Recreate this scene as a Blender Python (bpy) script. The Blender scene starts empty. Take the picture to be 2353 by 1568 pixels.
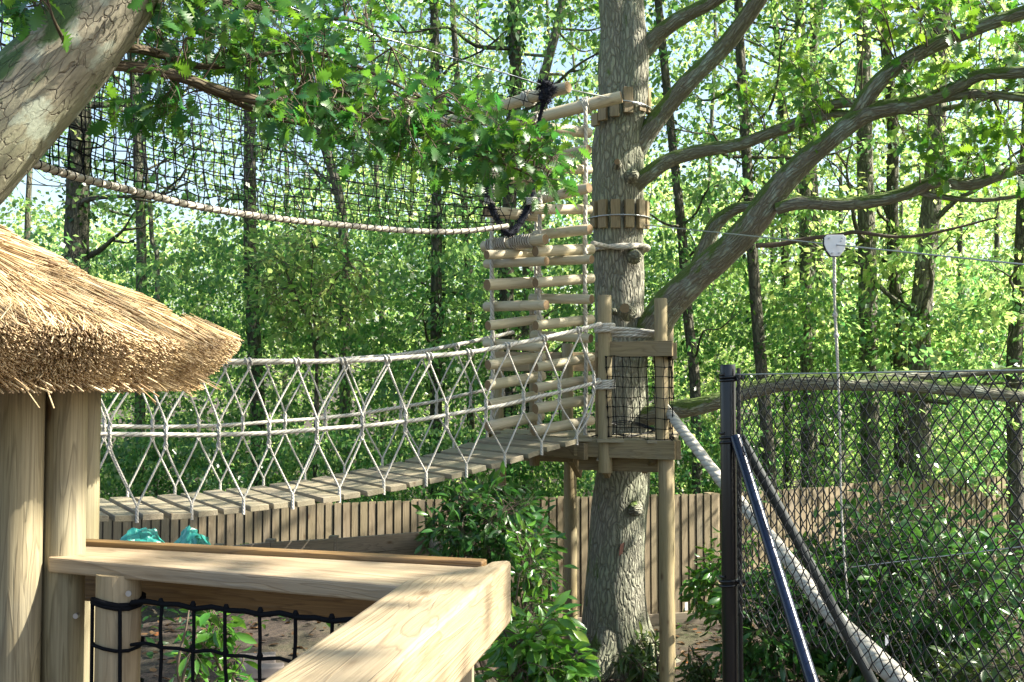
import bpy, math, random
import numpy as np
from mathutils import Vector, Matrix
random.seed(7); rng = np.random.default_rng(7)
S = bpy.context.scene; col = S.collection
# ------------------------------------------------------------------ camera
CZ = 2.95; F = 2353.0; PITCH = math.radians(2.34)
cam = bpy.data.objects.new('camera', bpy.data.cameras.new('camera')); col.objects.link(cam)
cam.location = (0, 0, CZ); cam.rotation_euler = (math.radians(90) + PITCH, 0, 0)
cam.data.lens = 36; cam.data.sensor_width = 36; cam.data.clip_start = 0.05; cam.data.clip_end = 600
S.camera = cam
# ------------------------------------------------------------------ light
SUN_EL = math.radians(43); SUN_AZ = math.radians(92)     # azimuth clockwise from +Y
w = bpy.data.worlds.new("World"); S.world = w; w.use_nodes = True
nt = w.node_tree; bg = nt.nodes['Background']
sky = nt.nodes.new('ShaderNodeTexSky'); sky.sky_type = 'NISHITA'; sky.sun_disc = False
sky.sun_elevation = SUN_EL; sky.sun_rotation = SUN_AZ; sky.dust_density = 2.5; sky.air_density = 1.2
nt.links.new(sky.outputs[0], bg.inputs[0]); bg.inputs[1].default_value = 0.088
sl = bpy.data.lights.new('sun', 'SUN'); sl.energy = 5.0; sl.angle = math.radians(0.55); sl.color = (1.0, 0.93, 0.80)
so = bpy.data.objects.new('sun', sl); col.objects.link(so)
sd = Vector((math.sin(SUN_AZ) * math.cos(SUN_EL), math.cos(SUN_AZ) * math.cos(SUN_EL), math.sin(SUN_EL)))
so.rotation_euler = sd.to_track_quat('Z', 'Y').to_euler(); so.location = (20, -8, 25)
S.view_settings.view_transform = 'Standard'; S.view_settings.look = 'None'
S.view_settings.exposure = 1.95; S.view_settings.gamma = 1.0
S.render.engine = 'CYCLES'
S.cycles.transparent_max_bounces = 8; S.cycles.max_bounces = 7
# ------------------------------------------------------------------ geometry helpers
cp, sp_ = math.cos(PITCH), math.sin(PITCH)
def ray(px, py):
    u = (px - 1176.5) / F; v = (784 - py) / F
    return Vector((u, cp - sp_ * v, sp_ + cp * v))
CAM = Vector((0, 0, CZ))
def P(px, py, D): r = ray(px, py); return CAM + r * (D / r.y)
def PZ(px, py, z): r = ray(px, py); return CAM + r * ((z - CZ) / r.z)
def PL(px, py, p0, a):
    r = ray(px, py); n = Vector((-a[1], a[0], 0))
    t = (Vector(p0) - CAM).dot(n) / r.dot(n); return CAM + r * t
def spl(pts, k=5):
    pts = [Vector(p) for p in pts]
    if len(pts) < 3:
        return [pts[0].lerp(pts[-1], i / k) for i in range(k + 1)]
    q = [pts[0] * 2 - pts[1]] + pts + [pts[-1] * 2 - pts[-2]]; out = []
    for i in range(1, len(q) - 2):
        a, b, c, d = q[i - 1], q[i], q[i + 1], q[i + 2]
        for j in range(k):
            t = j / k
            out.append(0.5 * ((2 * b) + (c - a) * t + (2 * a - 5 * b + 4 * c - d) * t * t + (3 * b - a - 3 * c + d) * t ** 3))
    out.append(pts[-1]); return out
def lin(vals, n):
    m = len(vals) - 1; o = []
    for i in range(n):
        t = i / (n - 1) * m; j = min(int(t), m - 1); o.append(vals[j] + (vals[j + 1] - vals[j]) * (t - j))
    return o
class MB:
    def __init__(s): s.v = []; s.f = []; s.tc = []; s.m = []; s.s = []
    def face(s, idx, m=0, sm=True): s.f.append(idx); s.m.append(m); s.s.append(sm)
    def tube(s, pts, r, n=8, caps=True, jit=0.0, capm=0, m=0, l0=None, sq=None):
        pts = [Vector(p) for p in pts]; N = len(pts)
        if not hasattr(r, '__len__'): r = [r] * N
        elif len(r) != N: r = lin(list(r), N)
        t0 = (pts[1] - pts[0]).normalized()
        up = Vector((0, 1, 0)) if abs(t0.y) < 0.8 else Vector((1, 0, 0))
        a = t0.cross(up).normalized(); L = random.uniform(0, 50) if l0 is None else l0
        base = len(s.v); th0 = random.uniform(0, 6.28)
        for i in range(N):
            if i: L += (pts[i] - pts[i - 1]).length
            t = (pts[min(i + 1, N - 1)] - pts[max(i - 1, 0)]).normalized()
            a = (a - t * a.dot(t)).normalized(); b = t.cross(a)
            for k in range(n):
                th = 2 * math.pi * k / n
                rr = r[i] * (1 + (random.uniform(-jit, jit) if jit else 0))
                s.v.append(pts[i] + a * (math.cos(th) * rr) + b * (math.sin(th) * rr))
                s.tc.append((math.cos(th + th0) * r[i], math.sin(th + th0) * r[i], L))
        for i in range(N - 1):
            for k in range(n):
                k2 = (k + 1) % n; o = base + i * n
                s.face((o + k, o + k2, o + n + k2, o + n + k), m)
        if caps:
            for e, rv in ((0, True), (N - 1, False)):
                o = len(s.v); src = base + e * n
                for k in range(n): s.v.append(s.v[src + k].copy()); s.tc.append(s.tc[src + k])
                idx = list(range(o, o + n)); s.face(tuple(idx[::-1]) if rv else tuple(idx), capm, False)
    def box(s, c, ax, ay, az, m=0):
        """box centred c with half vectors ax (long), ay, az"""
        c, ax, ay, az = map(Vector, (c, ax, ay, az)); o = len(s.v); L = random.uniform(0, 50); q = random.uniform(-3, 3)
        for i in (-1, 1):
            for j in (-1, 1):
                for k in (-1, 1):
                    s.v.append(c + ax * i + ay * j + az * k)
                    s.tc.append((ay.length * j + q, az.length * k + q, L + ax.length * i))
        for f in ((0, 1, 3, 2), (4, 6, 7, 5), (0, 4, 5, 1), (2, 3, 7, 6), (0, 2, 6, 4), (1, 5, 7, 3)):
            s.face(tuple(o + x for x in f), m, False)
    def beam(s, a, b, wd, ht, m=0, upv=(0, 0, 1)):
        a, b = Vector(a), Vector(b); d = (b - a); t = d.normalized(); sd_ = t.cross(Vector(upv)).normalized(); u = sd_.cross(t)
        s.box((a + b) / 2, d / 2, sd_ * wd / 2, u * ht / 2, m)
    def prism(s, poly, z0, z1, along, m=0):
        o = len(s.v); n = len(poly); al = Vector(along).normalized(); sdv = Vector((-al.y, al.x, 0)); L = random.uniform(0, 30)
        for z in (z0, z1):
            for p in poly:
                s.v.append(Vector((p[0], p[1], z))); s.tc.append((sdv.dot(Vector((p[0], p[1], 0))), z, L + al.dot(Vector((p[0], p[1], 0)))))
        ar = sum(poly[i][0] * poly[(i + 1) % n][1] - poly[(i + 1) % n][0] * poly[i][1] for i in range(n))
        idx = list(range(n)); top = [o + n + i for i in idx]; bot = [o + i for i in idx]
        if ar < 0: top, bot = top[::-1], bot[::-1]
        s.face(tuple(top), m, False); s.face(tuple(bot[::-1]), m, False)
        for i in range(n):
            j = (i + 1) % n; q = (o + i, o + j, o + n + j, o + n + i)
            s.face(q if ar > 0 else q[::-1], m, False)
    def build(s, name, mats, parent=None, bevel=0):
        me = bpy.data.meshes.new(name); me.from_pydata([tuple(v) for v in s.v], [], s.f)
        for m_ in (mats if isinstance(mats, (list, tuple)) else [mats]): me.materials.append(m_)
        me.polygons.foreach_set('material_index', s.m); me.polygons.foreach_set('use_smooth', s.s)
        at = me.attributes.new('tc', 'FLOAT_VECTOR', 'POINT'); at.data.foreach_set('vector', np.array(s.tc, dtype=np.float32).ravel())
        me.update(); o = bpy.data.objects.new(name, me); link(o, parent)
        if bevel:
            bm = o.modifiers.new('bevel', 'BEVEL'); bm.width = bevel; bm.segments = 2; bm.limit_method = 'ANGLE'
        return o
def link(o, parent=None):
    col.objects.link(o)
    if parent is not None:
        o.parent = parent; o.matrix_parent_inverse = Matrix.Translation(-parent.location)
def thing(name, label, cat, loc=(0, 0, 0), group=None, kind=None):
    o = bpy.data.objects.new(name, None); o.location = loc; o.empty_display_size = .1; col.objects.link(o); tag(o, label, cat, group, kind); return o
def tag(o, label=None, cat=None, group=None, kind=None):
    for k, v in (('label', label), ('category', cat), ('group', group), ('kind', kind)):
        if v: o[k] = v
    return o
# ------------------------------------------------------------------ leaves (numpy)
def tmpl_strip(ws, fold=0.15, droop=0.15):
    """leaf of length 1 along +Y, ws = half widths at stations 0..1"""
    n = len(ws); v = []; f = []
    for i, wv in enumerate(ws):
        t = i / (n - 1); z = -droop * t * t
        v += [(-wv, t, z + fold * wv), (0, t, z), (wv, t, z + fold * wv)]
    for i in range(n - 1):
        a = i * 3; f += [(a, a + 1, a + 4, a + 3), (a + 1, a + 2, a + 5, a + 4)]
    return np.array(v, dtype=np.float64), np.array(f)
T_OAK = tmpl_strip([.012, .03, .20, .07, .33, .11, .43, .15, .45, .18, .32, .10, .14, .03], .2, .25)
T_LAUREL = tmpl_strip([.01, .11, .17, .18, .12, .01], .35, .22)
T_DROOP = tmpl_strip([.01, .07, .1, .09, .01], .4, .5)
T_HEX = (np.array([(0, 0, 0), (-.3, .3, .07), (-.24, .72, .03), (0, 1, -.08), (.24, .72, .03), (.3, .3, .07)], dtype=np.float64), np.array([(0, 5, 4, 3), (0, 3, 2, 1)]))
T_QUAD = (np.array([(0, 0, 0), (.32, .5, .08), (0, 1, -.06), (-.32, .5, .08)], dtype=np.float64), np.array([(0, 1, 2, 3)]))
def frames(dirs, nrm):
    y = dirs / np.linalg.norm(dirs, axis=1, keepdims=True)
    x = np.cross(y, nrm); x /= (np.linalg.norm(x, axis=1, keepdims=True) + 1e-9)
    z = np.cross(x, y); return np.stack([x, y, z], axis=2)
def leaf_mesh(name, pos, dirs, nrm, size, tmpl, mat):
    tv, tf = tmpl; n = len(pos); R = frames(dirs, nrm)
    V = np.einsum('nij,kj->nki', R, tv) * size[:, None, None] + pos[:, None, :]
    k = len(tv); Fc = (tf[None] + (np.arange(n) * k)[:, None, None]).reshape(-1, tf.shape[1])
    me = bpy.data.meshes.new(name); nv = n * k; nf = len(Fc); q = tf.shape[1]
    me.vertices.add(nv); me.vertices.foreach_set('co', V.reshape(-1).astype(np.float32))
    me.loops.add(nf * q); me.loops.foreach_set('vertex_index', Fc.reshape(-1).astype(np.int32))
    me.polygons.add(nf); me.polygons.foreach_set('loop_start', np.arange(0, nf * q, q, dtype=np.int32))
    at = me.attributes.new('rnd', 'FLOAT', 'FACE')
    at.data.foreach_set('value', np.repeat(rng.random(n), len(tf)).astype(np.float32))
    me.materials.append(mat); me.update(calc_edges=True); me.validate(); return me
def rand_leaves(pos, out=None, up=0.6, flat=0.7):
    n = len(pos); d = rng.normal(size=(n, 3)); d[:, 2] *= .5
    if out is not None: d = d / np.linalg.norm(d, axis=1, keepdims=True) + out * 1.1
    d[:, 2] -= .15
    nm = rng.normal(size=(n, 3)) * flat; nm[:, 2] += up + .35
    nm /= np.linalg.norm(nm, axis=1, keepdims=True)
    return d, nm
def sprays(centers, per, rad, thick=.10, tilt=.35):
    c = np.asarray(centers); n = len(c); a = rng.uniform(0, 2 * math.pi, (n, per)); r = np.sqrt(rng.random((n, per))) * np.asarray(rad).reshape(-1, 1)
    x, y = r * np.cos(a), r * np.sin(a) * .7; tx, ty = rng.normal(size=(n, 1)) * tilt, rng.normal(size=(n, 1)) * tilt
    z = x * tx + y * ty - .35 * r * r / np.asarray(rad).reshape(-1, 1) + rng.normal(size=(n, per)) * thick * np.asarray(rad).reshape(-1, 1)
    p = np.stack([x, y, z], 2) + c[:, None, :]; nm = np.stack([np.broadcast_to(-tx, x.shape), np.broadcast_to(-ty, x.shape), np.ones_like(x)], 2) + rng.normal(size=(n, per, 3)) * .42
    d = np.stack([x, y, -.25 * np.ones_like(x)], 2) / (r[..., None] + .05) + rng.normal(size=(n, per, 3)) * .5
    return p.reshape(-1, 3), d.reshape(-1, 3), nm.reshape(-1, 3)
def clumps(centers, per, rad, sq=.6):
    c = np.asarray(centers); n = len(c)
    p = rng.normal(size=(n, per, 3)) * (np.asarray(rad).reshape(-1, 1, 1) if hasattr(rad, '__len__') else rad)
    p[:, :, 2] *= sq; return (c[:, None, :] + p).reshape(-1, 3)
# ------------------------------------------------------------------ materials
class NT:
    def __init__(s, name):
        s.mat = bpy.data.materials.new(name); s.mat.use_nodes = True; s.t = s.mat.node_tree; s.t.nodes.clear()
        s.out = s.n('ShaderNodeOutputMaterial')
    def n(s, ty, ins=None, **kw):
        nd = s.t.nodes.new(ty)
        for k, v in kw.items(): setattr(nd, k, v)
        for k, v in (ins or {}).items():
            if isinstance(v, bpy.types.NodeSocket): s.t.links.new(v, nd.inputs[k])
            else: nd.inputs[k].default_value = v
        return nd
    def math(s, op, a, b=0.0, c=0.0): return s.n('ShaderNodeMath', {0: a, 1: b, 2: c}, operation=op).outputs[0]
    def mix(s, f, a, b): return s.n('ShaderNodeMixRGB', {0: f, 1: a, 2: b}).outputs[0]
    def ramp(s, f, stops):
        r = s.n('ShaderNodeValToRGB', {0: f}); e = r.color_ramp.elements
        while len(e) < len(stops): e.new(.5)
        for el, (p, c) in zip(e, stops): el.position = p; el.color = c if len(c) == 4 else (*c, 1)
        return r.outputs[0]
    def noise(s, vec, sc, det=4, rough=.55, dist=0): return s.n('ShaderNodeTexNoise', {'Vector': vec, 'Scale': sc, 'Detail': det, 'Roughness': rough, 'Distortion': dist}).outputs[0]
    def tc(s, scale=(1, 1, 1)):
        a = s.n('ShaderNodeAttribute', attribute_name='tc').outputs['Vector']
        return s.n('ShaderNodeMapping', {'Vector': a, 'Scale': scale}).outputs[0]
    def bsdf(s, color, rough=.7, h=None, bs=.5, bd=.01, **kw):
        ins = {'Base Color': color, 'Roughness': rough}; ins.update(kw)
        b = s.n('ShaderNodeBsdfPrincipled', ins)
        if h is not None:
            bp = s.n('ShaderNodeBump', {'Height': h, 'Strength': bs, 'Distance': bd}); s.t.links.new(bp.outputs[0], b.inputs['Normal'])
        s.t.links.new(b.outputs[0], s.out.inputs[0]); return b
C4 = lambda c: (*c, 1)
def m_bark(name, light, dark, sx=22, sz=4.5, moss=.0, width=.22, fis=.9, bd=.02, mosscol=(.05, .085, .008), lichen=0.0):
    g = NT(name); v = g.tc((sx, sx, sz)); wv = g.n('ShaderNodeTexNoise', {'Vector': g.tc((6, 6, 3)), 'Scale': 1.6, 'Detail': 3.0}).outputs[1]
    v2 = g.n('ShaderNodeVectorMath', {0: v, 1: g.n('ShaderNodeVectorMath', {0: wv, 'Scale': 2.2}, operation='SCALE').outputs[0]}, operation='ADD').outputs[0]
    vo = g.n('ShaderNodeTexVoronoi', {'Vector': v2, 'Scale': 1.0}, feature='DISTANCE_TO_EDGE').outputs[0]
    rid = g.ramp(vo, [(0, (0, 0, 0)), (width, (1, 1, 1))])
    fine = g.noise(g.tc((60, 60, 22)), 1.0, 5, .65)
    big = g.noise(g.tc((2.2, 2.2, 1.0)), 1.0, 4, .6)
    if name.startswith('pale cracked'): rid = g.math('MAXIMUM', rid, g.ramp(g.noise(g.tc((8, 8, 5)), 1, 4, .6), [(.40, (0, 0, 0)), (.62, (.85, .85, .85))]))
    l2 = tuple(x * .62 for x in light)
    c = g.mix(g.ramp(fine, [(.3, (0, 0, 0)), (.7, (1, 1, 1))]), C4(l2), C4(light))
    c = g.mix(g.ramp(big, [(.4, (0, 0, 0)), (.65, (.6, .6, .6))]), c, C4((light[0] * .75, light[1] * .9, light[2] * .68)))
    if lichen: c = g.mix(g.ramp(g.noise(g.tc((7, 7, 5)), 1, 5, .6), [(.55, (0, 0, 0)), (.62, (lichen,) * 3)]), c, C4((.33, .4, .33)))
    c = g.mix(g.math('MULTIPLY', g.math('SUBTRACT', 1.0, rid), fis), c, C4(dark))
    if moss:
        nz = g.n('ShaderNodeSeparateXYZ', {0: g.n('ShaderNodeNewGeometry').outputs['Normal']}).outputs
        k = g.math('ADD', g.math('SUBTRACT', g.math('MULTIPLY', nz[2], .6), g.math('MULTIPLY', nz[0], .3)), g.math('MULTIPLY', g.math('SUBTRACT', g.noise(g.tc((9, 9, 4)), 1, 4, .6), .5), 1.5))
        k = g.ramp(k, [(max(0, .52 - moss), (0, 0, 0)), (max(.02, .66 - moss), (1, 1, 1))])
        mc = g.mix(g.noise(g.tc((50, 50, 50)), 1, 3), C4(mosscol), C4(tuple(x * 1.9 for x in mosscol)))
        c = g.mix(g.math('MULTIPLY', k, .92), c, mc)
    h = g.math('ADD', rid, g.math('MULTIPLY', fine, .5))
    g.bsdf(c, .9, h, .9, bd); return g.mat
def m_wood(name, base, dark, grain=1.0, rough=.65, green=.0, knots=True, sc=1.0, bd=.0015):
    g = NT(name)
    n1 = g.noise(g.tc((38 * sc, 38 * sc, 1.3 * sc)), 1, 5, .6, .4)
    wa = g.noise(g.tc((9 * sc, 9 * sc, .8 * sc)), 1, 3, .5, .8)
    ring = g.math('FRACT', g.math('MULTIPLY', wa, 9.0))
    ring = g.ramp(ring, [(0, (0, 0, 0)), (.65, (.35, .35, .35)), (.86, (1, 1, 1)), (1, (0, 0, 0))])
    c = g.mix(g.math('MULTIPLY', ring, .75 * grain), C4(base), C4(dark))
    c = g.mix(g.ramp(n1, [(.35, (0, 0, 0)), (.75, (.45 * grain,) * 3)]), c, C4(tuple(d * .9 for d in dark)))
    n3 = g.noise(g.tc((150 * sc, 150 * sc, 2.6 * sc)), 1, 4, .7)
    c = g.mix(g.ramp(n3, [(.42, (0, 0, 0)), (.62, (.5 * grain,) * 3)]), c, C4(tuple(d * .8 for d in dark)))
    gy = g.noise(g.tc((2.5, 2.5, 1.6)), 1, 5, .65)
    c = g.mix(g.ramp(gy, [(.5, (0, 0, 0)), (.7, (.4, .4, .4))]), c, C4((base[1] * .62, base[1] * .64, base[1] * .56)))
    big = g.noise(g.tc((3, 3, .9)), 1, 3, .5)
    c = g.mix(g.ramp(big, [(.35, (0, 0, 0)), (.7, (.45, .45, .45))]), c, C4((base[0] * .72, base[1] * .78, base[2] * .62)))
    if knots:
        v = g.n('ShaderNodeTexVoronoi', {'Vector': g.tc((7, 7, 3.1)), 'Scale': 1.0, 'Randomness': 1.0})
        k = g.ramp(v.outputs[0], [(0, (1, 1, 1)), (.06, (.9, .9, .9)), (.10, (.3, .3, .3)), (.17, (0, 0, 0))])
        c = g.mix(g.math('MULTIPLY', k, .85), c, C4((.09, .05, .022)))
    g.bsdf(c, rough, g.math('ADD', ring, g.math('ADD', n1, n3)), .45, bd); return g.mat
def m_endgrain(name, base, dark):
    g = NT(name); a = g.n('ShaderNodeAttribute', attribute_name='tc').outputs['Vector']
    s = g.n('ShaderNodeSeparateXYZ', {0: a}).outputs
    r = g.math('SQRT', g.math('ADD', g.math('MULTIPLY', s[0], s[0]), g.math('MULTIPLY', s[1], s[1])))
    rr = g.math('FRACT', g.math('MULTIPLY', g.math('ADD', r, g.math('MULTIPLY', g.noise(a, 12, 3), .02)), 130.0))
    c = g.mix(rr, C4(base), C4(dark)); c = g.mix(g.noise(a, 60, 3), c, C4(dark)); g.bsdf(c, .85); return g.mat
def m_rope(name, c1, c2, strands=3, pitch=16.0, depth=.004):
    g = NT(name); a = g.n('ShaderNodeAttribute', attribute_name='tc').outputs['Vector']; s = g.n('ShaderNodeSeparateXYZ', {0: a}).outputs
    th = g.math('ARCTAN2', s[1], s[0]); ph = g.math('ADD', g.math('MULTIPLY', th, float(strands)), g.math('MULTIPLY', s[2], pitch * 6.2832))
    w = g.math('ABSOLUTE', g.math('SINE', g.math('MULTIPLY', ph, .5)))
    n = g.noise(g.tc((90, 90, 90)), 1, 3, .6)
    c = g.mix(g.ramp(w, [(0, (0, 0, 0)), (.5, (1, 1, 1))]), C4(c2), C4(c1)); c = g.mix(g.math('MULTIPLY', n, .35), c, C4(tuple(x * .7 for x in c1)))
    g.bsdf(c, .9, w, .9, depth); return g.mat
def m_leaf(name, c1, c2, t1, t2, tr=.45, gloss=.25, spec=.35):
    g = NT(name); r = g.n('ShaderNodeAttribute', attribute_name='rnd').outputs['Fac']
    c = g.mix(r, C4(c1), C4(c2)); t = g.mix(r, C4(t1), C4(t2))
    c = g.mix(g.ramp(r, [(.93, (0, 0, 0)), (.97, (1, 1, 1))]), c, C4((c2[0] * 2.2, c2[1] * 1.4, c2[2])))
    b = g.n('ShaderNodeBsdfPrincipled', {'Base Color': c, 'Roughness': gloss + .2, 'Specular IOR Level': spec})
    tl = g.n('ShaderNodeBsdfTranslucent', {'Color': t}); mx = g.n('ShaderNodeMixShader', {0: tr, 1: b.outputs[0], 2: tl.outputs[0]})
    g.t.links.new(mx.outputs[0], g.out.inputs[0]); return g.mat
def m_plain(name, c, rough=.5, metal=0.0, var=.2, sc=20, **kw):
    g = NT(name); n = g.noise(g.n('ShaderNodeTexCoord').outputs['Object'], sc, 4, .6)
    g.bsdf(g.mix(g.math('MULTIPLY', n, var * 2), C4(c), C4(tuple(x * .55 for x in c))), rough, n, .15, .002, Metallic=metal, **kw); return g.mat
OAK = m_bark('oak bark', (.33, .32, .25), (.075, .07, .05), 28, 6, moss=.10, width=.22, fis=.6, bd=.02)
OAKB = m_bark('mossy branch bark', (.27, .26, .195), (.085, .075, .055), 34, 7, moss=.30, width=.25, fis=.6, bd=.012, lichen=.7)
LIMB = m_bark('pale cracked bark', (.27, .245, .175), (.10, .075, .05), 26, 9, moss=.47, width=.05, fis=.65, bd=.012, lichen=.45, mosscol=(.025, .06, .012))
FARB = m_bark('far tree bark', (.15, .135, .10), (.03, .03, .02), 14, 3, moss=.05, width=.3, bd=.02)
GREYB = m_bark('pale far bark', (.25, .235, .18), (.07, .065, .05), 16, 4, moss=.03, width=.25, bd=.02)
TWIG = m_plain('twig bark', (.10, .075, .05), .85)
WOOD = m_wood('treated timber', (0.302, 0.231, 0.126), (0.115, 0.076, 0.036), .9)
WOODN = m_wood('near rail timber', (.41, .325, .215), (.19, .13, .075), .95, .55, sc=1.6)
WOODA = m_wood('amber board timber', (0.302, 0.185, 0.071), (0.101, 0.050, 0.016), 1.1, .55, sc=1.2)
POLE = m_wood('turned pole', (0.336, 0.269, 0.151), (0.144, 0.104, 0.050), .7, .6, bd=.001)
POLEN = m_wood('near turned pole', (.35, .30, .185), (.15, .12, .068), 1.2, .6, sc=1.5)
LOG = m_wood('ladder log', (.56, .49, .35), (.25, .19, .115), .6, .6)
ENDG = m_endgrain('log end', (.30, .22, .12), (.15, .095, .045))
PLANK = m_wood('bridge plank', (.31, .265, .185), (.15, .12, .08), .9, .75)
SLAT = m_wood('fence slat', (.30, .24, .155), (.14, .10, .06), .8, .8)
GAPSHADE = m_wood('painted gap shade', (.09, .065, .04), (.05, .035, .02))
GREYW = m_wood('weathered board', (.33, .27, .21), (.12, .095, .07), .8, .85)
ROPE = m_rope('pale rope', (.52, .50, .44), (.19, .17, .13), 3, 17, .005)
ROPET = m_rope('thin cord', (.50, .48, .43), (.28, .26, .22), 3, 40, .002)
ROPEB = m_rope('big hemp rope', (.50, .46, .39), (.17, .14, .10), 3, 13, .008)
ROPEW = m_rope('fluffy white rope', (.47, .44, .38), (.30, .27, .22), 4, 13, .006)
BLACKC = m_plain('black cord', (.005, .006, .008), .85, **{'Specular IOR Level': .12})
BLACKF = m_plain('black fluffy rope', (.008, .010, .02), .95)
BLACKP = m_plain('black painted steel', (.004, .005, .008), .3, 0, .35, 9)
BLUEP = m_plain('dark glossy steel pole', (.004, .011, .038), .26, 0, .4, 7)
GREYP = m_plain('dull steel pole', (.028, .036, .034), .55, 0, .4, 8)
WIRE = m_plain('coated wire', (.005, .008, .011), .6)
STEEL = m_plain('steel cable', (.45, .47, .5), .35, .8)
WHITEP = m_plain('white painted metal', (.8, .8, .82), .4, 0, .05)
TEAL = m_plain('teal tarpaulin', (.04, .33, .28), .35, 0, .15, 6)
LITTER = m_plain('pale scrap', (.20, .17, .15), .9, 0, .4, 40)
REED = None
def m_reed():
    g = NT('reed straw'); r = g.n('ShaderNodeAttribute', attribute_name='rnd').outputs['Fac']
    c = g.ramp(r, [(0, (.13, .075, .03)), (.25, (.34, .22, .095)), (.6, (.50, .36, .175)), (1, (.64, .50, .29))])
    g.bsdf(c, .55); return g.mat
REED = m_reed()
REEDEND = m_plain('cut reed ends', (.60, .44, .28), .9, 0, .5, 120)
REEDCORE = m_plain('thatch core', (.30, .19, .08), .95, 0, .6, 60)
LBG = m_leaf('wood leaf', (.025, .09, .03), (.09, .18, .05), (.12, .36, .09), (.44, .64, .20), .52, .12, .6)
LBG2 = m_leaf('yellow wood leaf', (.04, .12, .03), (.13, .21, .06), (.26, .54, .10), (.70, .80, .28), .62, .12, .6)
LUND = m_leaf('undergrowth leaf', (.02, .085, .035), (.08, .18, .06), (.10, .36, .09), (.48, .68, .20), .58, .1, .7)
LOAK = m_leaf('oak leaf', (.025, .10, .018), (.06, .16, .02), (.08, .28, .025), (.28, .46, .03), .42, .15, .5)
LOAKN = m_leaf('near oak leaf', (.018, .085, .025), (.05, .14, .022), (.05, .24, .04), (.22, .44, .03), .38, .18, .45)
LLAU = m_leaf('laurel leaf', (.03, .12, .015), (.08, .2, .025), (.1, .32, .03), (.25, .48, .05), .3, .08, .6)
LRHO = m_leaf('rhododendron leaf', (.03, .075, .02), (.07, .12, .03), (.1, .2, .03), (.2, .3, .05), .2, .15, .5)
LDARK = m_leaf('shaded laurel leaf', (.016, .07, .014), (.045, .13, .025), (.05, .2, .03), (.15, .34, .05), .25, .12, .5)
IVY = m_leaf('ivy leaf', (.012, .05, .012), (.03, .09, .018), (.05, .15, .02), (.12, .25, .03), .3, .12, .5)
DEAD = m_leaf('dead leaf', (.05, .028, .014), (.13, .08, .04), (.1, .05, .02), (.2, .1, .04), .1)
#==SETTING==
# ------------------------------------------------------------------ ground
def sst(a, b, x): t = np.clip((x - a) / (b - a), 0, 1); return t * t * (3 - 2 * t)
def gh(x, y):
    x = np.asarray(x, float); y = np.asarray(y, float)
    m = (1 - sst(-1.1, .35, x)) * sst(2.8, 5.0, y) * (1 - sst(10.2, 11.2, y))
    return 1.2 * m + .05 * np.sin(x * 1.7 + 1) * np.cos(y * 1.3) + .03 * np.sin(x * 4.1) * np.sin(y * 3.7)
def ghf(x, y): return float(gh(x, y))
xs = np.concatenate([np.linspace(-140, -9, 24)[:-1], np.linspace(-9, 11, 111), np.linspace(11, 140, 24)[1:]])
ys = np.concatenate([np.linspace(-60, -4, 14)[:-1], np.linspace(-4, 18, 111), np.linspace(18, 260, 30)[1:]])
GX, GY = np.meshgrid(xs, ys); GZ = gh(GX, GY); nx, ny = len(xs), len(ys)
me = bpy.data.meshes.new('ground')
me.from_pydata(np.stack([GX, GY, GZ], -1).reshape(-1, 3).tolist(), [], [(j * nx + i, j * nx + i + 1, (j + 1) * nx + i + 1, (j + 1) * nx + i) for j in range(ny - 1) for i in range(nx - 1)])
for p in me.polygons: p.use_smooth = True
g = NT('woodland soil'); oc = g.n('ShaderNodeTexCoord').outputs['Object']
n1 = g.noise(oc, 1.2, 5, .6); n2 = g.noise(oc, 14, 6, .7)
c = g.ramp(n2, [(.3, (.018, .012, .008)), (.5, (.038, .026, .018)), (.7, (.08, .058, .04))])
c = g.mix(g.ramp(n1, [(.52, (0, 0, 0)), (.7, (.5, .5, .5))]), c, C4((.07, .08, .03)))
g.bsdf(c, .95, n2, .8, .04); me.materials.append(g.mat)
gr = bpy.data.objects.new('ground', me); link(gr); tag(gr, kind='structure')
# fallen leaves
n = 9000; gx = rng.uniform(-6, 8, n); gy = rng.uniform(3, 14, n)
pos = np.stack([gx, gy, gh(gx, gy) + .012], 1); d = rng.normal(size=(n, 3)); d[:, 2] *= .15; nm = rng.normal(size=(n, 3)) * .3; nm[:, 2] += 1
lm = leaf_mesh('leaf_litter', pos, d, nm, rng.uniform(.03, .08, n), T_HEX, DEAD)
o = bpy.data.objects.new('leaf_litter', lm); link(o); tag(o, 'brown fallen leaves scattered over the bare soil', 'leaf litter', kind='stuff')

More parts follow.
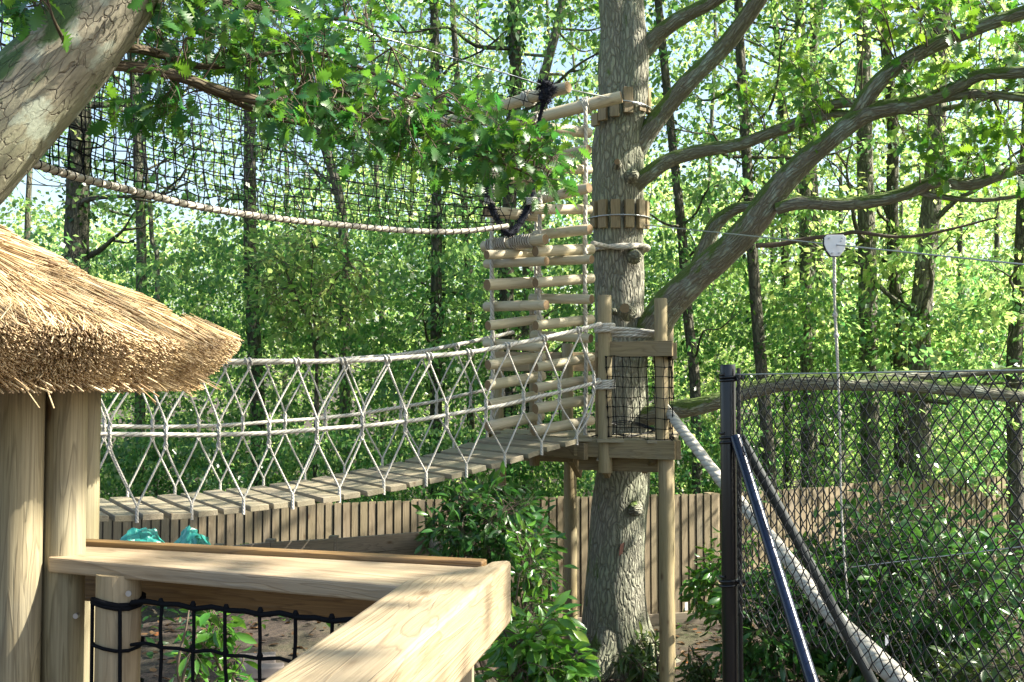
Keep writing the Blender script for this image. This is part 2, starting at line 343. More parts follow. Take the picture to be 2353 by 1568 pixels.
# ------------------------------------------------------------------ close-board fence
FT = 1.60
fp = [(-260, 1188), (235, 1180), (960, 1150), (1640, 1134), (1950, 1116), (2353, 1094), (2900, 1070)]
fpts = [PZ(x, y, FT) for x, y in fp]
def fence(name, label, A, B, zt, parts=14):
    A, B = Vector((A.x, A.y, 0)), Vector((B.x, B.y, 0)); L = (B - A).length; u = (B - A) / L; nrm = Vector((-u.y, u.x, 0))
    if nrm.y > 0: nrm = -nrm
    r = thing(name, label, 'fence', A, 'close board fence runs round the garden')
    mb = MB(); s = 0.0; step = .097
    while s < L - .02:
        c = A + u * (s + step / 2) + nrm * random.uniform(-.001, .003); z1 = zt + random.uniform(-.006, .006)
        a = u * (.040) - nrm * .004
        mb.box(Vector((c.x, c.y, z1 / 2 + .02)), Vector((0, 0, z1 / 2 - .02)), a, nrm * .006)
        s += step
    mb.build('slat_panel', SLAT, r)
    mb = MB(); mb.beam(A - nrm * .012 + Vector((0, 0, zt / 2)), B - nrm * .012 + Vector((0, 0, zt / 2)), .008, zt - .04); mb.build('gap_shade_sheet', GAPSHADE, r)  # dark sheet added behind the slats, its colour stands in for gap shade
    k = 0
    while k * 2.2 < L:
        c = A + u * min(k * 2.2, L) - nrm * .09; mb = MB(); mb.box(Vector((c.x, c.y, zt / 2)), (0, 0, zt / 2), u * .05, nrm * .05); mb.build('fence_post', SLAT, r, .004); k += 1
    for z in (.35, zt - .3):
        mb = MB(); mb.beam(A - nrm * .04 + Vector((0, 0, z)), B - nrm * .04 + Vector((0, 0, z)), .05, .08); mb.build('rail', SLAT, r)
    mb = MB(); mb.beam(A + nrm * .03 + Vector((0, 0, .09)), B + nrm * .03 + Vector((0, 0, .09)), .03, .18); mb.build('gravel_board', GREYW, r)
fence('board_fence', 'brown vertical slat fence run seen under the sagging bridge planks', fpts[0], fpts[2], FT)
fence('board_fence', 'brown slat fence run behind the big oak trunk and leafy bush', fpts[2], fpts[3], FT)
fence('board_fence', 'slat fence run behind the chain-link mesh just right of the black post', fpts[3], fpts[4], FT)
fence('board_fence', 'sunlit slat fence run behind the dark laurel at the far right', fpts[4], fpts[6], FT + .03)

# ------------------------------------------------------------------ background trees
def crown_mesh(name, nc, per, R, z0, z1, size, mat, bias=1.0):
    th = rng.uniform(0, 2 * math.pi, nc); rr = R * np.sqrt(rng.uniform(.03, 1, nc)); zz = z0 + (z1 - z0) * rng.uniform(0, 1, nc) ** bias
    rr *= .55 + .6 * np.sin(np.clip((zz - z0) / (z1 - z0), 0, 1) * math.pi) ** .6
    c = np.stack([rr * np.cos(th), rr * np.sin(th), zz], 1)
    p, d, nm = sprays(c, per, rng.uniform(.25, .75, nc))
    return leaf_mesh(name, p, d, nm, rng.uniform(.6, 1.25, len(p)) * size, T_QUAD, mat)
CROWNS = [crown_mesh('crown', 150, 46, 3.2, 3.2, 14, .105, LBG, 1.0), crown_mesh('crown', 140, 46, 3.0, 3.6, 14, .11, LBG2, 1.0),
          crown_mesh('crown', 125, 48, 2.8, 4.2, 15, .10, LBG, 1.0), crown_mesh('crown', 75, 50, 3.0, 3.2, 14, .105, LBG2, 1.1),
          crown_mesh('crown', 60, 48, 2.8, 5.0, 15, .10, LBG, 1.2)]
def branchy(mb, path, r0, count, zmin, ln=(1.2, 2.6), rs=.3, n=5):
    for _ in range(count):
        i = random.randrange(len(path)); p = path[i]
        if p.z < zmin: continue
        a = random.uniform(0, 6.28); L = random.uniform(*ln); dv = Vector((math.cos(a), math.sin(a), random.uniform(.1, .9)))
        q = [p]; 
        for k in range(4): q.append(q[-1] + (dv + Vector([random.uniform(-.45, .45) for _ in range(3)])).normalized() * L / 4)
        mb.tube(spl(q, 3), [r0 * rs, r0 * .05], n, False)
        for b_ in (2, 3):
            d2 = (dv + Vector([random.uniform(-.9, .9) for _ in range(3)])).normalized(); e = q[b_]
            mb.tube([e, e + d2 * L * .2, e + (d2 + Vector((0, 0, .3))) * L * .4], [r0 * rs * .45, r0 * .03], 4, False)
def bgtree(name, label, cat, pts, wpx, D, crown, bark=FARB, ivy=0, top=13.5, limbs=16, group='trees of the wood behind the garden', taper=.55):
    w = wpx * D / F / 2; pp = [P(x, y, D) for x, y in pts]
    if pp[0].z < pp[-1].z: pp = pp[::-1]     # top first
    low = pp[-1]; base = Vector((low.x + (low.x - pp[0].x) * .05, low.y, 0))
    dvt = (pp[0] - pp[-1]).normalized(); tp = pp[0]; q = []
    while tp.z < top: tp = tp + (dvt + Vector((random.uniform(-.12, .12), random.uniform(-.12, .12), .35))).normalized() * 2.2; q.append(tp)
    path = [base - Vector((0, 0, .3))] + [base + Vector((0, 0, .5))] * (low.z > 1) + pp[::-1] + q
    path = spl(path, 5); N = len(path)
    rt = thing(name, label, cat, base, group)
    rad = [w * (1.25 if i < 3 else 1) * (1 - taper * max(0, (p.z - low.z)) / (top - low.z)) for i, p in enumerate(path)]
    mb = MB(); mb.tube(path, rad, 12, True, .04); branchy(mb, path, w, limbs, 2.6); mb.build('trunk', bark, rt)
    if crown is not None:
        c = bpy.data.objects.new('crown', CROWNS[crown]); s = random.uniform(.9, 1.15)
        c.scale = (s, s, 1); c.rotation_euler = (0, 0, random.uniform(0, 6.28)); c.location = (0, 0, random.uniform(-.4, .5)); col.objects.link(c); c.parent = rt
    if ivy:
        nn = int(ivy); idx = rng.integers(1, N - 4, nn); z = []; 
        pos = []; dr = []
        for i in idx:
            a, b = path[i], path[i + 1]; t = random.random(); p = a.lerp(b, t)
            if p.z > 9: continue
            th = random.uniform(0, 6.28); o_ = Vector((math.cos(th), math.sin(th), 0)); pos.append(p + o_ * (rad[i] + random.uniform(0, .07))); dr.append(o_)
        pos = np.array(pos); dr = np.array(dr); dd = rng.normal(size=pos.shape) * .6; dd[:, 2] -= .6; nm = dr + rng.normal(size=pos.shape) * .35
        lm = leaf_mesh('ivy', pos, dd, nm, rng.uniform(.05, .1, len(pos)), T_HEX, IVY); o = bpy.data.objects.new('ivy', lm); link(o, rt)
T = bgtree
T('ivy_clad_tree', 'thick dark trunk at far left, broken up by netting, above the thatched roof', 'tree', [(185, 190), (180, 420), (175, 600)], 56, 15, 0, ivy=500)
T('pale_tree', 'slender trunk with a bare forking limb seen through the net, second trunk from the left', 'tree', [(310, 210), (318, 400), (325, 620)], 24, 16, 3, GREYB, 250)
T('tall_pine', 'straight dark ivy-dotted trunk rising behind the left end of the bridge', 'tree', [(572, 0), (574, 300), (576, 620), (594, 980)], 35, 15.5, 4, FARB, 700, limbs=10)
T('ivy_clad_tree', 'narrow trunk wrapped in dense dark ivy, left of the log ladders above the bridge rope', 'tree', [(1000, 150), (1003, 480), (1002, 860)], 28, 15, 0, FARB, 1800)
T('oak_tree', 'brown oak trunk leaning left above the middle of the bridge', 'tree', [(725, 260), (775, 430), (790, 560), (792, 760)], 26, 17, 1, GREYB, 150)
T('birch_tree', 'thin curving pale stem just right of the second trunk from the left', 'tree', [(330, 330), (345, 480), (350, 560), (362, 640)], 11, 15, None, GREYB, limbs=4)
T('ivy_clad_tree', 'forked ivy-covered trunk seen through the log ladder rungs', 'tree', [(1180, 0), (1185, 200), (1165, 600), (1168, 960)], 38, 15, 0, FARB, 1900)
T('pine_tree', 'straight brown trunk at the top of the picture left of the leaning pale one', 'tree', [(1040, 0), (1050, 180), (1062, 400), (1080, 700)], 19, 18, 4, FARB, 150)
T('leaning_tree', 'pale trunk leaning right at the top, above the upper log beam', 'tree', [(1292, 0), (1262, 130), (1235, 240), (1215, 420)], 26, 17, 3, GREYB)
T('pine_tree', 'slim dark trunk close behind the right edge of the big oak', 'tree', [(1512, 0), (1540, 280), (1565, 520), (1580, 720), (1598, 905)], 25, 14, 4, FARB, 200, limbs=8)
T('pine_tree', 'tall dark bluish trunk crossed by the steep oak branches, left of the white trolley', 'tree', [(1697, 0), (1712, 300), (1730, 600), (1748, 830), (1768, 1080)], 30, 13.7, 4, FARB, 300, limbs=8)
T('ivy_clad_tree', 'leafy green-wrapped trunk at the top right of centre, above the forked branch', 'tree', [(1835, 0), (1845, 200), (1850, 500), (1852, 740)], 30, 16, 1, GREYB, 700)
T('slim_tree', 'thin ivy-green stem between two dark trunks at the top, right of the rising branch', 'tree', [(1778, 0), (1788, 110), (1800, 330)], 19, 18, None, FARB, 400)
T('forked_tree', 'dark forked trunk at the top, third from the right', 'tree', [(1885, 0), (1872, 80), (1866, 200), (1862, 500)], 22, 17, 3, FARB, 300)
T('beech_tree', 'broad grey straight trunk right of the white trolley', 'tree', [(1982, 0), (1986, 300), (1992, 560), (1995, 740)], 43, 15, 1, GREYB, 250)
T('oak_tree', 'brown ridged trunk second from the right, leaning slightly left at the base', 'tree', [(2160, 100), (2150, 340), (2135, 520), (2118, 700), (2112, 840)], 50, 14.5, 0, GREYB, 100)
T('ivy_clad_tree', 'dark green-streaked trunk between the broad grey one and the ridged brown one', 'tree', [(2050, 270), (2050, 480), (2055, 640), (2066, 770)], 31, 15.5, 1, FARB, 500)
T('pine_tree', 'dark trunk cut by the right edge of the picture above the chain-link fence', 'tree', [(2352, 470), (2343, 680), (2330, 850)], 34, 14, 3, FARB, 100)
T('slim_tree', 'small mossy stump-like stem between the green-wrapped trunk and the broad grey trunk', 'tree', [(1882, 590), (1886, 680), (1892, 800)], 24, 20, None, FARB, 200)
for i, (px, wp, D, cr) in enumerate([(60, 16, 24, 0), (655, 12, 27, 1), (880, 15, 23, 0), (950, 11, 29, 1), (1110, 14, 25, 2), (1260, 14, 26, 1), (1330, 12, 28, 3), (1640, 14, 24, 3),
        (1780, 13, 29, 2), (1930, 12, 27, 1), (2075, 12, 30, 3), (2210, 15, 24, 1), (2290, 14, 27, 0), (-150, 18, 20, 1), (2560, 20, 19, 0)]):
    T('woodland_tree', 'thin far trunk half hidden by foliage deep in the wood', 'tree', [(px + random.uniform(-40, 40), 100), (px + random.uniform(-14, 14), 450), (px, 800)], wp, D, cr, random.choice([FARB, GREYB]), 0, group='thin trunks deep in the wood')
# understory mass
def mass(name, label, nc, per, D0, D1, zf, size, mat, rad=(.15, .5), xr=(-200, 2600), rho=1.0, tm=T_QUAD):
    D = rng.uniform(D0, D1, nc); px = rng.uniform(*xr, nc); x = (px - 1176) / F * D
    z = zf(px, D, rng.random(nc)); c = np.stack([x, D, z], 1); c = c[z > .1]
    p, d, nm = sprays(c, per, rng.uniform(*rad, len(c))); k_ = p[:, 2] > .03; p, d, nm = p[k_], d[k_], nm[k_]
    o = bpy.data.objects.new(name, leaf_mesh(name, p, d, nm, rng.uniform(.6, 1.3, len(p)) * size, tm, mat)); link(o); tag(o, label, 'undergrowth', kind='stuff')
def ztop(px, D, r):
    t = np.interp(px, [-200, 200, 550, 700, 1000, 1350, 1600, 1850, 2100, 2353, 2600], [520, 560, 560, 480, 500, 520, 560, 640, 690, 560, 560])
    return CZ + (880 - t) / F * D * 1.0
U1 = lambda px, D, r: ztop(px, D, r) * r ** .85
mass('undergrowth', 'dense sunlit green thicket filling the wood behind the board fence', 1750, 60, 13.6, 19, U1, .085, LUND, (.25, .65))
mass('undergrowth', 'yellow-green leafy thicket further back among the trunks', 1200, 56, 18, 27, U1, .10, LBG2, (.35, .85))
mass('undergrowth', 'dark hedge growth spilling just over the top of the board fence', 900, 50, 12.9, 15, lambda px, D, r: .4 + 2.0 * r, .07, LUND, (.2, .5), xr=(-200, 1750))
mass('far_wood', 'hazy far foliage closing the view at the back of the wood', 1900, 40, 30, 50, lambda px, D, r: r ** .8 * (CZ + (880 - np.interp(px, [0, 200, 450, 700, 1000, 1500, 1700, 2353], [450, 480, 500, 420, 260, 330, 430, 430])) / F * D), .22, LBG2, (.8, 1.8))
#==OBJECTS==
# ------------------------------------------------------------------ main oak
TD = 10.7
TC = P(1424, 900, TD); 
oak = thing('oak_tree', 'big ridged oak trunk standing through the timber platform, long limbs reaching right', 'tree', (TC.x, TD, 0))
def noisy_tube(mb, pts, rads, n, amp=.05, fr=2.2):
    from mathutils import noise
    b = len(mb.v); mb.tube(pts, rads, n, True)
    k = 0
    for i, p in enumerate(pts):
        for j in range(n):
            v = mb.v[b + i * n + j]; dd = v - p
            mb.v[b + i * n + j] = p + dd * (1 + amp * noise.noise(v * fr) * 1.6 + amp * .5 * noise.noise(v * fr * 4))
tr = [(1424, 1660, 98), (1422, 1560, 86), (1420, 1500, 78), (1416, 1440, 76), (1414, 1390, 72), (1416, 1300, 69), (1424, 1180, 63), (1430, 1080, 60), (1432, 980, 60), (1430, 880, 60), (1427, 780, 59), (1423, 680, 58), (1421, 560, 59), (1421, 470, 60), (1419, 410, 62), (1420, 350, 60), (1426, 290, 57), (1428, 200, 54), (1424, 130, 50), (1420, 60, 42), (1416, 0, 40), (1410, -120, 36), (1400, -300, 32), (1430, -520, 24)]
px2m = TD / F
tp = spl([P(x, y, TD) for x, y, r in tr], 3); tw = lin([r * px2m for *_, r in tr], len(tp))
mb = MB(); noisy_tube(mb, tp, tw, 36, .06)
for a in range(5):      # root flare
    th = a * 1.257 + .4; dv = Vector((math.cos(th), math.sin(th), 0)); q = Vector((TC.x - .03, TD, 0))
    mb.tube(spl([q + dv * .12 + Vector((0, 0, .7)), q + dv * .27 + Vector((0, 0, .28)), q + dv * .5 + Vector((0, 0, .04)), q + dv * .85 - Vector((0, 0, .1))], 4), [.16, .16, .12, .05], 10)
# second leader twin (ridge between forks)
noisy_tube(mb, spl([P(1440, 330, 10.6), P(1452, 220, 10.55), P(1455, 120, 10.55), P(1452, 40, 10.6), P(1455, -60, 10.7), P(1470, -260, 10.7)], 4), [.12, .17, .16, .13, .12, .09], 18, .06)
mb.build('trunk', OAK, oak)
def limb(pp, name='branch', mat=OAKB, n=14, amp=.07, k=4, parent=None):
    """pp: (px,py,D,radius px)"""
    pts = spl([P(x, y, D) for x, y, D, r in pp], k); rr = lin([r * D / F for x, y, D, r in pp], len(pts))
    m_ = MB(); noisy_tube(m_, pts, rr, n, amp, 3.0)
    return m_.build(name, mat, parent if parent is not None else oak), pts
OB = []
def L_(pp, **k): o, pts = limb(pp, **k); OB.append(pts)
L_([(1430, 150, 10.7, 30), (1480, 112, 10.6, 24), (1520, 72, 10.5, 20), (1570, 38, 10.3, 18), (1640, 2, 10, 16), (1730, -60, 9.7, 14), (1850, -160, 9, 10)])
L_([(1440, 360, 10.7, 36), (1485, 308, 10.6, 24), (1530, 248, 10.5, 22), (1590, 180, 10.3, 21), (1650, 122, 10.2, 21), (1700, 62, 10, 20), (1742, 0, 9.8, 20), (1790, -80, 9.6, 17), (1880, -200, 9.2, 12)])
L_([(1430, 440, 10.7, 32), (1480, 408, 10.5, 20), (1540, 368, 10.4, 17), (1620, 345, 10.3, 16), (1700, 332, 10.2, 15), (1780, 302, 10, 15), (1850, 278, 9.9, 14), (1920, 262, 9.8, 9), (1985, 262, 9.7, 5)])
L_([(1850, 278, 9.9, 13), (1895, 246, 9.8, 12), (1960, 236, 9.7, 11), (2040, 245, 9.6, 8), (2090, 262, 9.5, 4)])
L_([(1455, 800, 10.7, 34), (1500, 755, 10.5, 40), (1540, 695, 10.3, 38), (1600, 638, 10.1, 34), (1655, 590, 9.9, 33), (1715, 532, 9.7, 33), (1765, 462, 9.5, 30), (1830, 388, 9.3, 27), (1900, 326, 9.1, 24), (1975, 270, 8.9, 24), (2030, 250, 8.8, 21), (2120, 234, 8.6, 17), (2200, 200, 8.5, 15), (2255, 172, 8.4, 14), (2353, 166, 8.2, 14), (2480, 150, 8, 12)])
L_([(1955, 285, 9.0, 19), (1995, 220, 8.8, 20), (2045, 165, 8.7, 19), (2130, 112, 8.6, 18), (2200, 82, 8.5, 17), (2280, 52, 8.4, 17), (2353, 28, 8.3, 16), (2480, -30, 8, 13)])
L_([(2130, 232, 8.6, 12), (2230, 216, 8.5, 11), (2300, 220, 8.4, 10), (2380, 228, 8.3, 9), (2500, 225, 8.2, 10)])
L_([(1590, 650, 10.2, 18), (1620, 572, 10.2, 19), (1645, 515, 10.1, 17), (1690, 480, 10.0, 14), (1735, 472, 9.8, 10), (1780, 462, 9.5, 6)])
L_([(1785, 480, 9.4, 14), (1840, 466, 9.3, 16), (1930, 470, 9.2, 15), (2010, 462, 9.1, 15), (2080, 445, 9, 15), (2150, 418, 8.9, 15), (2230, 424, 8.8, 15), (2300, 402, 8.7, 13), (2400, 372, 8.6, 11)])
L_([(2100, 440, 9, 7), (2180, 455, 8.9, 7), (2260, 460, 8.8, 6), (2360, 448, 8.7, 5)], n=8)
L_([(1738, 565, 9.6, 6), (1790, 562, 9.6, 6), (1850, 550, 9.5, 5), (1930, 540, 9.4, 5), (1970, 534, 9.3, 5), (2060, 545, 9.2, 4), (2150, 535, 9.1, 4), (2290, 500, 9, 2)], n=7, mat=TWIG)
L_([(1470, 960, 10.6, 22), (1540, 945, 10.3, 22), (1620, 930, 10.1, 20), (1700, 905, 10.0, 18), (1790, 882, 9.9, 19), (1880, 878, 9.8, 20), (1960, 882, 9.8, 17), (2060, 884, 9.8, 17), (2200, 896, 9.8, 16), (2353, 912, 9.8, 15), (2500, 930, 9.8, 12)])
L_([(1960, 880, 9.8, 13), (2050, 864, 9.9, 12), (2150, 862, 10, 10), (2353, 850, 10, 7)], n=8)
# knots and cut stubs
def knot(px, py, r, D=10.38, dirv=(-.1, -1, .05), depth=.07, dark=True):
    c = P(px, py, D); dv = Vector(dirv).normalized(); m_ = MB(); R = r * D / F
    m_.tube([c - dv * .06, c, c + dv * depth * .7, c + dv * depth] + ([c + dv * depth * 1.02, c + dv * depth * .6] if dark else []), [R * 1.7, R * 1.35, R * 1.1, R * .95] + ([R * .6, R * .5] if dark else []), 16, True, .07, capm=1)
    m_.build('branch_stub', [OAK, ENDG], oak)
knot(1452, 402, 11); knot(1418, 376, 7, dark=False); knot(1458, 588, 11); knot(1458, 1170, 12, 10.42); knot(1440, 716, 12, 10.36, (-.3, -1, .25), .11, False); knot(1410, 715, 5, 10.40)
m_ = MB(); c = P(1428, 1262, 10.37); m_.box(c, (.008, 0, .055), (.02, .004, .012), (0, .010, 0)); m_.build('bark_scar', m_plain('red bark scar', (.12, .05, .035), .95, 0, .8, 90), oak)
# ------------------------------------------------------------------ tree collars
def collar(label, blocks, cy, wraps, zc, R=.285):
    r = thing('block_collar', label, 'tree collar', (TC.x, TD, zc), 'timber block collars strapped round the oak')
    for (x0, x1, y0, y1) in blocks:
        xm = (x0 + x1) / 2; off = (xm - 1422) / 62; off = max(-1.0, min(1.0, off)); th = math.asin(off * .98)
        c0 = Vector((P(1422, 500, TD).x, TD, 0)); cdir = Vector((math.sin(th), -math.cos(th), 0)); D = TD - math.cos(th) * (R + .02)
        zt, zb = P(xm, y0, D).z, P(xm, y1, D).z; cc = c0 + cdir * (R + .012); tg = Vector((cdir.y, -cdir.x, 0))
        m_ = MB(); m_.box((cc.x, cc.y, (zt + zb) / 2), (0, 0, (zt - zb) / 2), tg * .048, cdir * .022); m_.build('wooden_block', WOOD, r, .003)
    pts = []; c0 = Vector((P(1422, 500, TD).x, TD, 0))
    for i in range(33):
        th = -math.pi + 2 * math.pi * i / 32; pts.append(c0 + Vector((math.sin(th) * (R + .047), -math.cos(th) * (R + .047), P(1422, cy, 10.36).z + wraps * math.sin(th))))
    m_ = MB(); m_.tube(pts, .007, 6); m_.build('steel_cable', STEEL, r)
ub = [(1368, 1375, 262, 290), (1377, 1393, 218, 277), (1398, 1418, 214, 268), (1425, 1445, 200, 259), (1456, 1472, 196, 256), (1476, 1484, 203, 262)]
lb = [(1358, 1370, 463, 524), (1373, 1391, 459, 524), (1398, 1419, 458, 524), (1428, 1449, 458, 523), (1457, 1474, 459, 525), (1476, 1484, 463, 526)]
back = []
collar('upper ring of timber blocks round the oak behind the log beam end', ub, 232, -.03, 5.9, .31)
collar('lower ring of timber blocks round the oak, held by a wire loop', lb, 493, 0, 4.7)
m_ = MB(); c0 = Vector((P(1421, 560, TD).x, TD, 0)); pts = []
for i in range(33):
    th = -math.pi + 2 * math.pi * i / 32; pts.append(c0 + Vector((math.sin(th) * .31, -math.cos(th) * .31, P(1421, 565, 10.4).z + .012 * math.sin(th * 1.5))))
m_.tube(pts, .026, 10); 
m_.tube(spl([P(1361, 560, 10.2), P(1400, 567, 10.34), P(1440, 569, 10.35), P(1478, 563, 10.5)], 4), [.03, .024, .022, .028], 8)
o = m_.build('rope_sling', ROPEW); tag(o, 'thick white rope sling looped round the oak below the lower blocks', 'rope')
# ------------------------------------------------------------------ top log beams
def log(mb, a, b, r, n=18, taper=.04):
    a, b = Vector(a), Vector(b); t = (b - a).normalized(); e = r * .12
    pts = [a, a + t * e] + [a.lerp(b, k / 5) for k in range(1, 5)] + [b - t * e, b]
    mb.tube(pts, [r * .93, r] + [r] * 4 + [r * (1 - taper), r * (1 - taper) * .93], n, True, 0, capm=1)
def wrap(mb, a, b, r, rr, turns, n=14):
    a, b = Vector(a), Vector(b); t = (b - a).normalized(); u = t.cross(Vector((0, 1, 0.1))).normalized(); v = t.cross(u); pts = []
    for i in range(int(turns * n) + 1):
        th = 2 * math.pi * i / n; pts.append(a.lerp(b, i / (turns * n)) + u * math.cos(th) * r + v * math.sin(th) * r)
    mb.tube(pts, rr, 6)
def logthing(label, a, b, r, wraps=()):
    a, b = Vector(a), Vector(b); rt = thing('log_beam', label, 'log beam', a, 'log beams carrying the rope ladders')
    m_ = MB(); log(m_, a, b, r); m_.build('log', [LOG, ENDG], rt)
    for t0, t1, tn in wraps:
        m_ = MB(); wrap(m_, a.lerp(b, t0), a.lerp(b, t1), r + .012, .012, tn); m_.build('rope_binding', ROPE, rt)
A1, B1 = P(1000, 288, 10.3), P(1306, 200, 9.2)
logthing('upper log beam with black fluffy rope knotted at its cut end', A1, B1, .056, [(.70, .75, 3)])
A2, B2 = P(1190, 282, 10.2), P(1428, 223, 9.9)
logthing('lower log beam running up to the block collar on the oak', A2, B2, .062, [(.645, .70, 4)])
m_ = MB(); m_.tube([P(1305, 205, 9.25), P(1395, 224, 9.85), P(1425, 229, 10.05)], .007, 6); m_.tube([P(1455, 236, 10.3), P(1486, 247, 10.5)], .007, 6)
tag(m_.build('steel_cable', STEEL), 'thin steel cable tying the upper log beam to the oak', 'cable')
# ------------------------------------------------------------------ rope ladders of logs
Rr = [(1225, 291, 1355, 306, 0), (1232, 372, 1353, 343, 1), (1228, 384, 1356, 391, 0), (1232, 460, 1354, 432, 1), (1223, 481, 1356, 482, 0), (1230, 541, 1356, 527, 1), (1230, 578, 1361, 573, 0), (1228, 602, 1360, 596, 1), (1230, 650, 1361, 640, 0), (1220, 686, 1360, 688, 1),
      (1231, 748, 1361, 734, 0), (1224, 770, 1358, 778, 1), (1231, 844, 1361, 822, 0), (1230, 892, 1361, 871, 0), (1230, 940, 1360, 917, 0), (1226, 991, 1361, 966, 0)]
Ll = [(1105, 330, 1240, 322, 1), (1110, 404, 1240, 416, 0), (1116, 486, 1243, 498, 0), (1111, 567, 1254, 550, 1), (1118, 586, 1243, 582, 0), (1116, 607, 1256, 600, 1), (1119, 655, 1243, 648, 0), (1116, 705, 1256, 701, 1), (1121, 749, 1243, 733, 0),
      (1116, 789, 1254, 797, 1), (1121, 839, 1248, 820, 0), (1121, 886, 1248, 864, 0), (1121, 931, 1245, 907, 0), (1121, 981, 1245, 955, 0)]
def ladder(label, rungs, ropes, d0, d1, loc):
    rt = thing('log_rope_ladder', label, 'rope ladder', loc, 'rope ladders of short logs beside the oak')
    for i, (x0, y0, x1, y1, k) in enumerate(rungs):
        a, b = (P(x0, y0, d0), P(x1, y1, d1)) if k == 0 else (P(x0, y0, d1 + .03), P(x1, y1, d0 - .02))
        m_ = MB(); log(m_, a, b, .0485 + random.uniform(-.006, .006)); ro = m_.build('log_rung', [LOG, ENDG], rt)
        if (x0, y0) == (1111, 567):
            m_ = MB(); wrap(m_, a.lerp(b, .10), a.lerp(b, .43), .061, .0105, 9, 14); wrap(m_, a.lerp(b, .48), a.lerp(b, .82), .061, .0105, 9, 14); m_.build('rope_wrapping', ROPEB, ro)
    for x, y0, y1, D in ropes:
        m_ = MB(); m_.tube([P(x + 1.5 * math.sin(j), y0 + (y1 - y0) * j / 10, D) for j in range(11)], .019, 8)
        for (x0, ya, x1, yb, k) in rungs:
            t = (x - x0) / (x1 - x0); yy = ya + (yb - ya) * t
            if y0 < yy < y1: m_.tube([P(x, yy - 19, D), P(x, yy - 13, D)], .026, 8)
        m_.build('rope', ROPE, rt)
ladder('right-hand ladder of stacked pale logs hanging next to the oak trunk', Rr, [(1345, 246, 1000, 9.62), (1240, 300, 1015, 9.55)], 9.35, 9.75, P(1290, 991, 9.5))
ladder('left-hand ladder of stacked logs, one log wound with rope', Ll, [(1131, 255, 985, 9.62), (1233, 262, 960, 9.85)], 9.3, 9.75, P(1180, 981, 9.5))

# ------------------------------------------------------------------ rope bridge
ax = Vector((.85, .527, 0)); cr = Vector((-.527, .85, 0)); N0 = Vector(((395 - 1176.5) / F * 7.2, 7.2, 0)); WB = 1.22
def near(px, py): return PL(px, py, N0, ax)
def sOf(p): return (Vector((p.x, p.y, 0)) - N0).dot(ax)
dk = [near(x, y) for x, y in [(-60, 1178), (120, 1182), (238, 1186), (328, 1184), (458, 1177), (570, 1165), (680, 1154), (785, 1139), (833, 1132), (875, 1123), (923, 1115), (965, 1106), (1008, 1097), (1047, 1089), (1084, 1080), (1120, 1069), (1152, 1062), (1190, 1051), (1223, 1040), (1255, 1028), (1288, 1019), (1318, 1011), (1348, 1003)]]
tpR = [near(x, y) for x, y in [(-60, 822), (300, 830), (545, 831), (753, 831), (868, 827), (958, 820), (1034, 815), (1106, 806), (1171, 793), (1235, 780), (1315, 762), (1374, 746)]]
mdR = [near(x, y) for x, y in [(-60, 990), (230, 998), (468, 1000), (612, 996), (753, 985), (861, 977), (969, 964), (1059, 948), (1149, 933), (1221, 915), (1293, 899), (1374, 878)]]
def zf(pts):
    ss = [sOf(p) for p in pts]; zz = [p.z for p in pts]; return lambda s: float(np.interp(s, ss, zz))
zd, zt_, zm = zf(dk), zf(tpR), zf(mdR)
br = thing('rope_bridge', 'sagging plank footbridge with laced pale rope sides', 'rope bridge', near(395, 1183))
sE = sOf(dk[-1]); s0 = sOf(dk[0]); s = s0; PK = []
while s < sE - .02:
    z = zd(s); sl_ = (zd(s + .05) - zd(s - .05)) / .1; u = (ax + Vector((0, 0, sl_))).normalized(); sk = random.uniform(-.012, .012)
    m_ = MB(); c = N0 + ax * s + cr * (WB / 2 + random.uniform(-.02, .02)); c.z = z - .018 + random.uniform(-.004, .004)
    q = (cr + ax * sk).normalized(); nn = u.cross(q).normalized(); m_.box(c, q * (WB / 2 + .01), u * .069, nn * .021); m_.build('plank', PLANK, br, .003); PK.append(s); s += .185
def ropept(s, side, z): 
    p = N0 + ax * s + cr * (-.01 if side == 0 else WB + .01); p.z = z; return p
SS = [s0 + (sE - s0) * i / 60 for i in range(61)]
e1 = sE + .08
